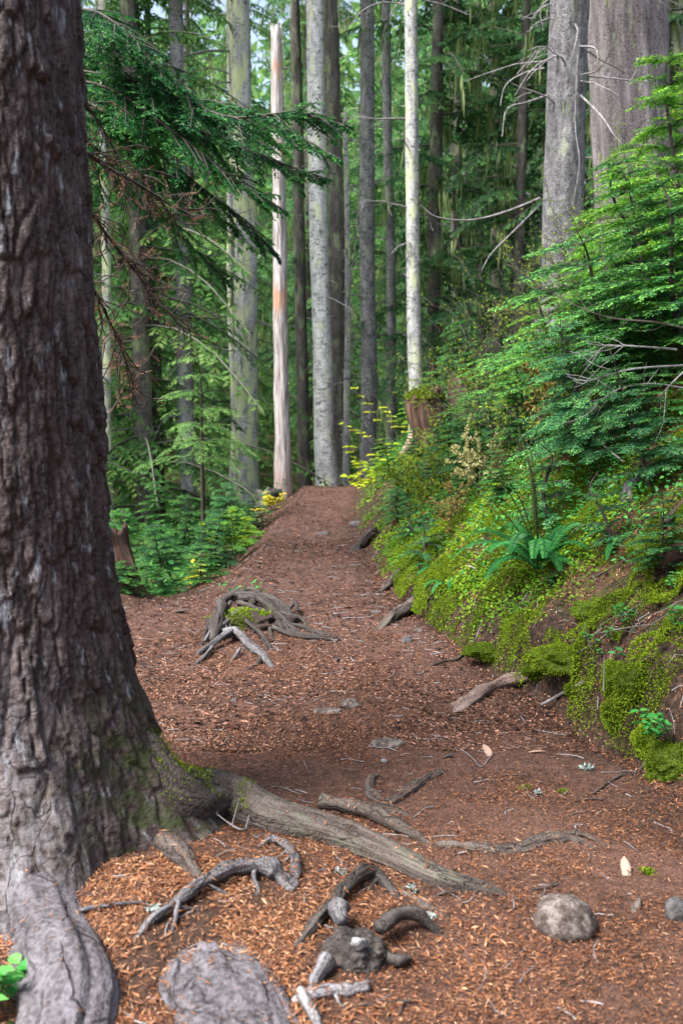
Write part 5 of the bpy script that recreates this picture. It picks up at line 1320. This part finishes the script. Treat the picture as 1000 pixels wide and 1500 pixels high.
def sprig(label, base, h, seed, n=14, ll=.045, lw=.028, mat='broad', lean=(0, 0), name='leafy_sprig', cat='plant', tint=.55, group=None, stems=1, drop=.2):
    r = np.random.default_rng(seed); t = thing(name, label, cat, base, group); S = []; P, D = [], []
    for s_ in range(stems):
        p = np.array(base, float) + r.normal(0, .006 * (stems > 1), 3) * [1, 1, 0]; d = nrm(np.array([lean[0], lean[1], 1]) + r.normal(0, .15 + .3 * (stems > 1), 3)); hh = h * r.uniform(.75, 1.1) if stems > 1 else h
        for i in range(n):
            q = p + d * hh / n; S.append([*p, *q, .0024, .002]); p = q; d = nrm(d + r.normal(0, .08, 3))
            if i > n * .25:
                for sg in (0, 1):
                    a = i * 2.4 + sg * math.pi + r.normal(0, .3); P.append(p); D.append([math.cos(a), math.sin(a), .35 - drop])
    V, F, tc = sticks(S); mk('stem', V, F, M['stem_green'], t, base, {'tc': tc})
    m = len(P); V, F = leaves(P, D, r.normal(0, .25, (m, 3)) + UP, ll * r.uniform(.6, 1.15, m), lw, .12, .2)
    mk('foliage', V, F, M[mat], t, base, {'rnd': np.repeat(np.clip(tint + r.normal(0, .15, m), 0, 1), 6)}); return t
M['stem_green'] = plain_mat('stem_green', [(.3, (.04, .05, .015)), (.7, (.10, .09, .04))], 20)
def G(px, py, l=0.0): return g(px, py) + np.array([0, 0, l])
sprig('bright leafy sprig hanging over the moss wall at the right edge', G(985, 1090), .17, 1, 9, .045, .026, stems=3, lean=(-.7, -.4))
sprig('fresh green leafy sprig on litter near the right edge', G(925, 925), .15, 2, 8, .036, .024, stems=2)
sprig('small leafy seedling between moss patches left of the fresh sprig', G(888, 945), .10, 3, 6, .030, .02, stems=2)
sprig('single leaved seedling at top of the moss wall', G(898, 972), .07, 4, 3, .04, .022)
sprig('pale green leaf cluster right of the reddish rotten log', G(985, 868), .10, 5, 6, .034, .026, stems=2, tint=.8)
sprig('green leaf cluster at the extreme right above the moss wall', G(990, 935), .12, 6, 6, .036, .025, stems=2)
sprig('tiny leafy sprout under the moss edge', G(880, 968), .05, 7, 4, .024, .016)
sprig('bright leaves in the dark hole at the bottom left corner', g(3, 1478), .11, 8, 6, .05, .034, stems=5, tint=.7)
sprig('glossy leaf cluster right below the large fern', G(806, 862), .08, 9, 6, .025, .02, stems=4)
sprig('round leaved plant low on the slope beside the thin grey branch', G(865, 700), .16, 10, 7, .03, .022, stems=3)
for k, (px, Y, h, lb) in enumerate(((602, 8.6, .30, 'wiry dark stemmed seedling shrub near the trail edge'), (628, 7.9, .32, 'thin shrub with few leaves above the dark stub end'), (668, 6.9, .30, 'low browning shrub left of the upright fern fronds'), (585, 9.6, .35, 'twiggy tuft on the slope under the overhanging yellow sprays'))):
    shrub('twiggy_shrub', lb, gp(px, Y), h, 90 + k, 9, ('huck', 'huck', 'browning', 'huck')[k], 5, .02, .013, .7, dens=.8, group=GH)
GY_ = 'yellow leaved plants by the trail'
sprig('yellow green broad leaved sprays overhanging the trail from the bank', gp(556, 10.9), .62, 21, 9, .11, .065, 'yellow', stems=5, lean=(-.6, -.2), tint=.35, name='yellow_plant', group=GY_)
sprig('yellow plant low at the trail edge under the overhanging sprays', gp(546, 10.2), .34, 22, 8, .085, .05, 'yellow', stems=4, lean=(-.4, 0), tint=.4, name='yellow_plant', group=GY_)
sprig('golden leaved plant beside the burnt stump at the left trail edge', gp(398, 12.2) + [0, 0, .0], .30, 23, 8, .10, .06, 'yellow', stems=6, lean=(.2, 0), tint=.85, name='yellow_plant', group=GY_)
sprig('yellow green sprays in the left hollow above the trail edge', gp(345, 8.9), .55, 24, 8, .07, .04, 'yellow', stems=7, tint=.2, name='yellow_plant', group=GY_)
sprig('pale yellow plant against the straight grey trunk above the slanting log', gp(588, 12.6), .9, 25, 8, .10, .06, 'yellow', stems=4, lean=(-.4, -.2), tint=.5, name='yellow_plant', group=GY_)
sprig('few golden leaves among the firs of the left hollow', gp(262, 8.0), .35, 26, 6, .06, .04, 'yellow', stems=3, tint=.8, name='yellow_plant', group=GY_)

# ================================================================== GROUND COVER AND MOSS ON THE BANK
def scatter(n, xr, yr, mask, slope=1.0):
    x = rng.uniform(*xr, n); y = rng.uniform(*yr, n); k = rng.random(n) < mask(x, y); x, y = x[k], y[k]
    e = .02; zx = (H(x + e, y) - H(x - e, y)) / (2 * e); zy = (H(x, y + e) - H(x, y - e)) / (2 * e); z = H(x, y)
    if slope > 1:
        k = rng.random(len(x)) < np.sqrt(1 + zx * zx + zy * zy) / slope; x, y, z, zx, zy = x[k], y[k], z[k], zx[k], zy[k]
    return np.stack([x, y, z], 1), nrm(np.stack([-zx, -zy, np.ones(len(x))], 1))
def dr(x, y): return x - edge_r(y)
def moss_mask(x, y):
    d = dr(x, y); rim = smooth(.0, .08, d) * smooth(.5, .25, d)
    a_ = n2(x, y, 2.6, 51); b_ = n2(x, y, 7.0, 54)
    return smooth(.40, .46, a_ + .06 * rim) * smooth(.43, .50, b_ + .07 * rim) * smooth(-.02, .06, d) * smooth(2.4, 1.5, d) * smooth(8.5, 6, y)
P, N = scatter(1600000, (.4, 2.3), (2.9, 7.5), moss_mask, 2.6)
m = len(P); hN = smooth(.42, .62, n2(P[:, 0], P[:, 1], 2.6, 51))[:, None]
P = P + N * (.05 * hN * (.6 + .8 * n2(P[:, 0], P[:, 1], 14, 52)[:, None])) 
V, F = blades(P, N + rng.normal(0, .55, P.shape), rng.normal(0, 1, P.shape), rng.uniform(.006, .014, m), .0050)
o = mk('moss_carpet', V, F, M['moss'], None, None, {'rnd': np.repeat(np.clip(.35 + .5 * (n2(P[:, 0], P[:, 1], 6, 53) - .5) + rng.normal(0, .16, m), 0, 1), 4)}); o['kind'] = 'stuff'
def cov_mask(x, y):
    d = dr(x, y)
    return (smooth(.0, .12, d) * smooth(1.5, .7, d - .1 * (n2(x, y, 2, 55) - .5)) * smooth(4.6, 5.2, y) * (.2 + .8 * smooth(9.6, 7.4, y)) * smooth(14, 11, y)) * smooth(.26, .42, n2(x, y, 3.4, 56)) * smooth(.30, .44, n2(x, y, 9, 70))
P, N = scatter(230000, (.1, 2.6), (4.3, 13), cov_mask); m = len(P)
P = P + UP * (rng.random((m, 1)) ** 1.5 * .06) 
V, F = leaves(P, rng.normal(0, 1, P.shape) * [1, 1, .35], N * .5 + UP * .5 + rng.normal(0, .35, P.shape), rng.uniform(.012, .026, m), rng.uniform(.009, .017, m), .15, .2)
o = mk('ground_leaves', V, F, M['cover'], None, None, {'rnd': np.repeat(np.clip(.48 + .9 * (n2(P[:, 0], P[:, 1], 3, 57) - .5) + rng.normal(0, .11, m), 0, 1), 6)}); o['kind'] = 'stuff'
# mixed low herbs and dead leaves over the upper slope
P, N = scatter(80000, (.2, 5.5), (4.6, 13.5), lambda x, y: smooth(.1, .5, dr(x, y)) * smooth(.40, .58, n2(x, y, 2.8, 58))); m = len(P)
P = P + UP * rng.random((m, 1)) ** 1.4 * .20
V, F = leaves(P, rng.normal(0, 1, P.shape) * [1, 1, .4], UP + rng.normal(0, .45, P.shape), rng.uniform(.018, .045, m), rng.uniform(.010, .024, m), .15, .2)
o = mk('low_herbs', V, F, M['herb'] if 'herb' in M else M['broad'], None, None, {'rnd': np.repeat(np.clip(rng.random(m) ** 1.2, 0, 1), 6)}); o['kind'] = 'stuff'
P, N = scatter(24000, (.2, 5), (3, 13), lambda x, y: smooth(.1, .5, dr(x, y)) * smooth(.4, .65, n2(x, y, 1.8, 59))); m = len(P)
P = P + N * .012
V, F = leaves(P, rng.normal(0, 1, P.shape) * [1, 1, .3], N + rng.normal(0, .4, P.shape), rng.uniform(.02, .05, m), rng.uniform(.014, .03, m), .25, .3)
o = mk('dead_leaves', V, F, M['dead_leaf'], None, None, {'rnd': np.repeat(rng.random(m), 6)}); o['kind'] = 'stuff'
# undergrowth in the left hollow and beyond the crest
P, N = scatter(30000, (-9, .2), (6.4, 24), lambda x, y: smooth(.15, .6, edge_l(y) - x) * smooth(.3, .5, n2(x, y, 1.5, 60))); m = len(P)
P = P + UP * rng.random((m, 1)) ** 1.3 * .30
V, F = leaves(P, rng.normal(0, 1, P.shape) * [1, 1, .4], UP + rng.normal(0, .45, P.shape), rng.uniform(.03, .09, m), rng.uniform(.016, .045, m), .15, .2)
o = mk('hollow_undergrowth', V, F, M['fir'], None, None, {'rnd': np.repeat(np.clip(rng.random(m), 0, 1), 6)}); o['kind'] = 'stuff'

def cushion(label, c, r, seed, n=2600, tint=.4, sc=(1, 1, .8)):
    rr = np.random.default_rng(seed); nu, nv = 36, 18
    th = np.linspace(0, 2 * np.pi, nu, endpoint=False); ph = np.linspace(-.6, 1.5, nv); TH, PH = np.meshgrid(th, ph)
    q = np.stack([np.cos(PH) * np.cos(TH), np.cos(PH) * np.sin(TH), np.sin(PH)], 2).reshape(-1, 3)
    k = lambda q: 1 + .9 * (fbm(q * 1.6 + seed * 3, seed, 3) - .5) + .35 * (fbm(q * 5 + seed, seed + 2, 2) - .5)
    V = c + q * k(q)[:, None] * r * np.array(sc)
    i = np.arange(nv - 1)[:, None] * nu; j = np.arange(nu)[None]; j2 = (j + 1) % nu
    F = np.stack([i + j, i + j2, i + nu + j2, i + nu + j], 2).reshape(-1, 4)
    d = nrm(rr.normal(0, 1, (n, 3))); P = c + d * k(d)[:, None] * r * np.array(sc) * .99
    V2, F2 = blades(P, d + rr.normal(0, .4, d.shape) + UP * .25, rr.normal(0, 1, d.shape), rr.uniform(.006, .014, n), .0045)
    a = Acc(); a.add(V, F, rnd=np.full(len(V), .12)); a.add(V2, F2, rnd=np.repeat(np.clip(tint + rr.normal(0, .16, n), 0, 1), 4))
    return tag(a.build('moss_cushion', M['moss'], None, c, False), label, 'moss')
for k, (lb, px, py, r, lift, sc, n) in enumerate((
    ('moss cushion dripping over the dark soil face left of the leafy sprig', 903, 1040, .060, .0, (1, .8, 1.2), 4200),
    ('rounded moss ball sitting alone on the soil face', 843, 1004, .042, .0, (1, 1, .9), 2600),
    ('large moss cushion at the right photo edge behind the leafy sprig', 985, 1110, .095, .0, (1, .9, 1.0), 5200),
    ('moss cushion beneath the bright leafy sprig', 950, 1075, .060, .0, (.9, .8, 1.2), 3600),
    ('moss lobe overhanging soil beside the root log end', 790, 978, .055, .0, (1.5, 1, .6), 3400),
    ('tall moss lobe hanging at the top of the moss wall', 900, 990, .060, .0, (.9, .8, 1.3), 3800),
    ('broad moss mound where the dark soil face begins', 838, 940, .110, -.03, (1.5, 1, .6), 6500),
    ('bright moss pad on the bank edge below the yellow green ground leaves', 722, 940, .085, -.02, (1.6, 1, .5), 5200),
    ('long moss pad climbing the slope right of the fern', 908, 868, .12, -.05, (1.7, 1, .5), 6500),
    ('moss pad beside the small white twig low on the bank', 782, 960, .035, .0, (1.2, 1, .8), 1800),
    ('moss pad high at the right edge under the crooked brown branch', 985, 778, .11, -.04, (1.8, 1, .5), 5200),
    ('green moss lobe at the foot of the wall near the curved twig', 930, 990, .075, -.01, (1, .9, 1.1), 4200),
    ('flat moss tuft on soil left of the white lichen scrap', 770, 1154, .016, .0, (1.4, 1, .5), 700),
    ('small moss tuft on soil right of the flat tuft', 825, 1160, .012, .0, (1.3, 1, .5), 500),
    ('moss tuft on the needles right of the standing bark flake', 946, 1277, .024, .0, (1.2, 1, .5), 1100))):
    cushion(lb, G(px, py, lift - .40 * r), r, 60 + k, n, .38 if k % 3 else .5, sc)
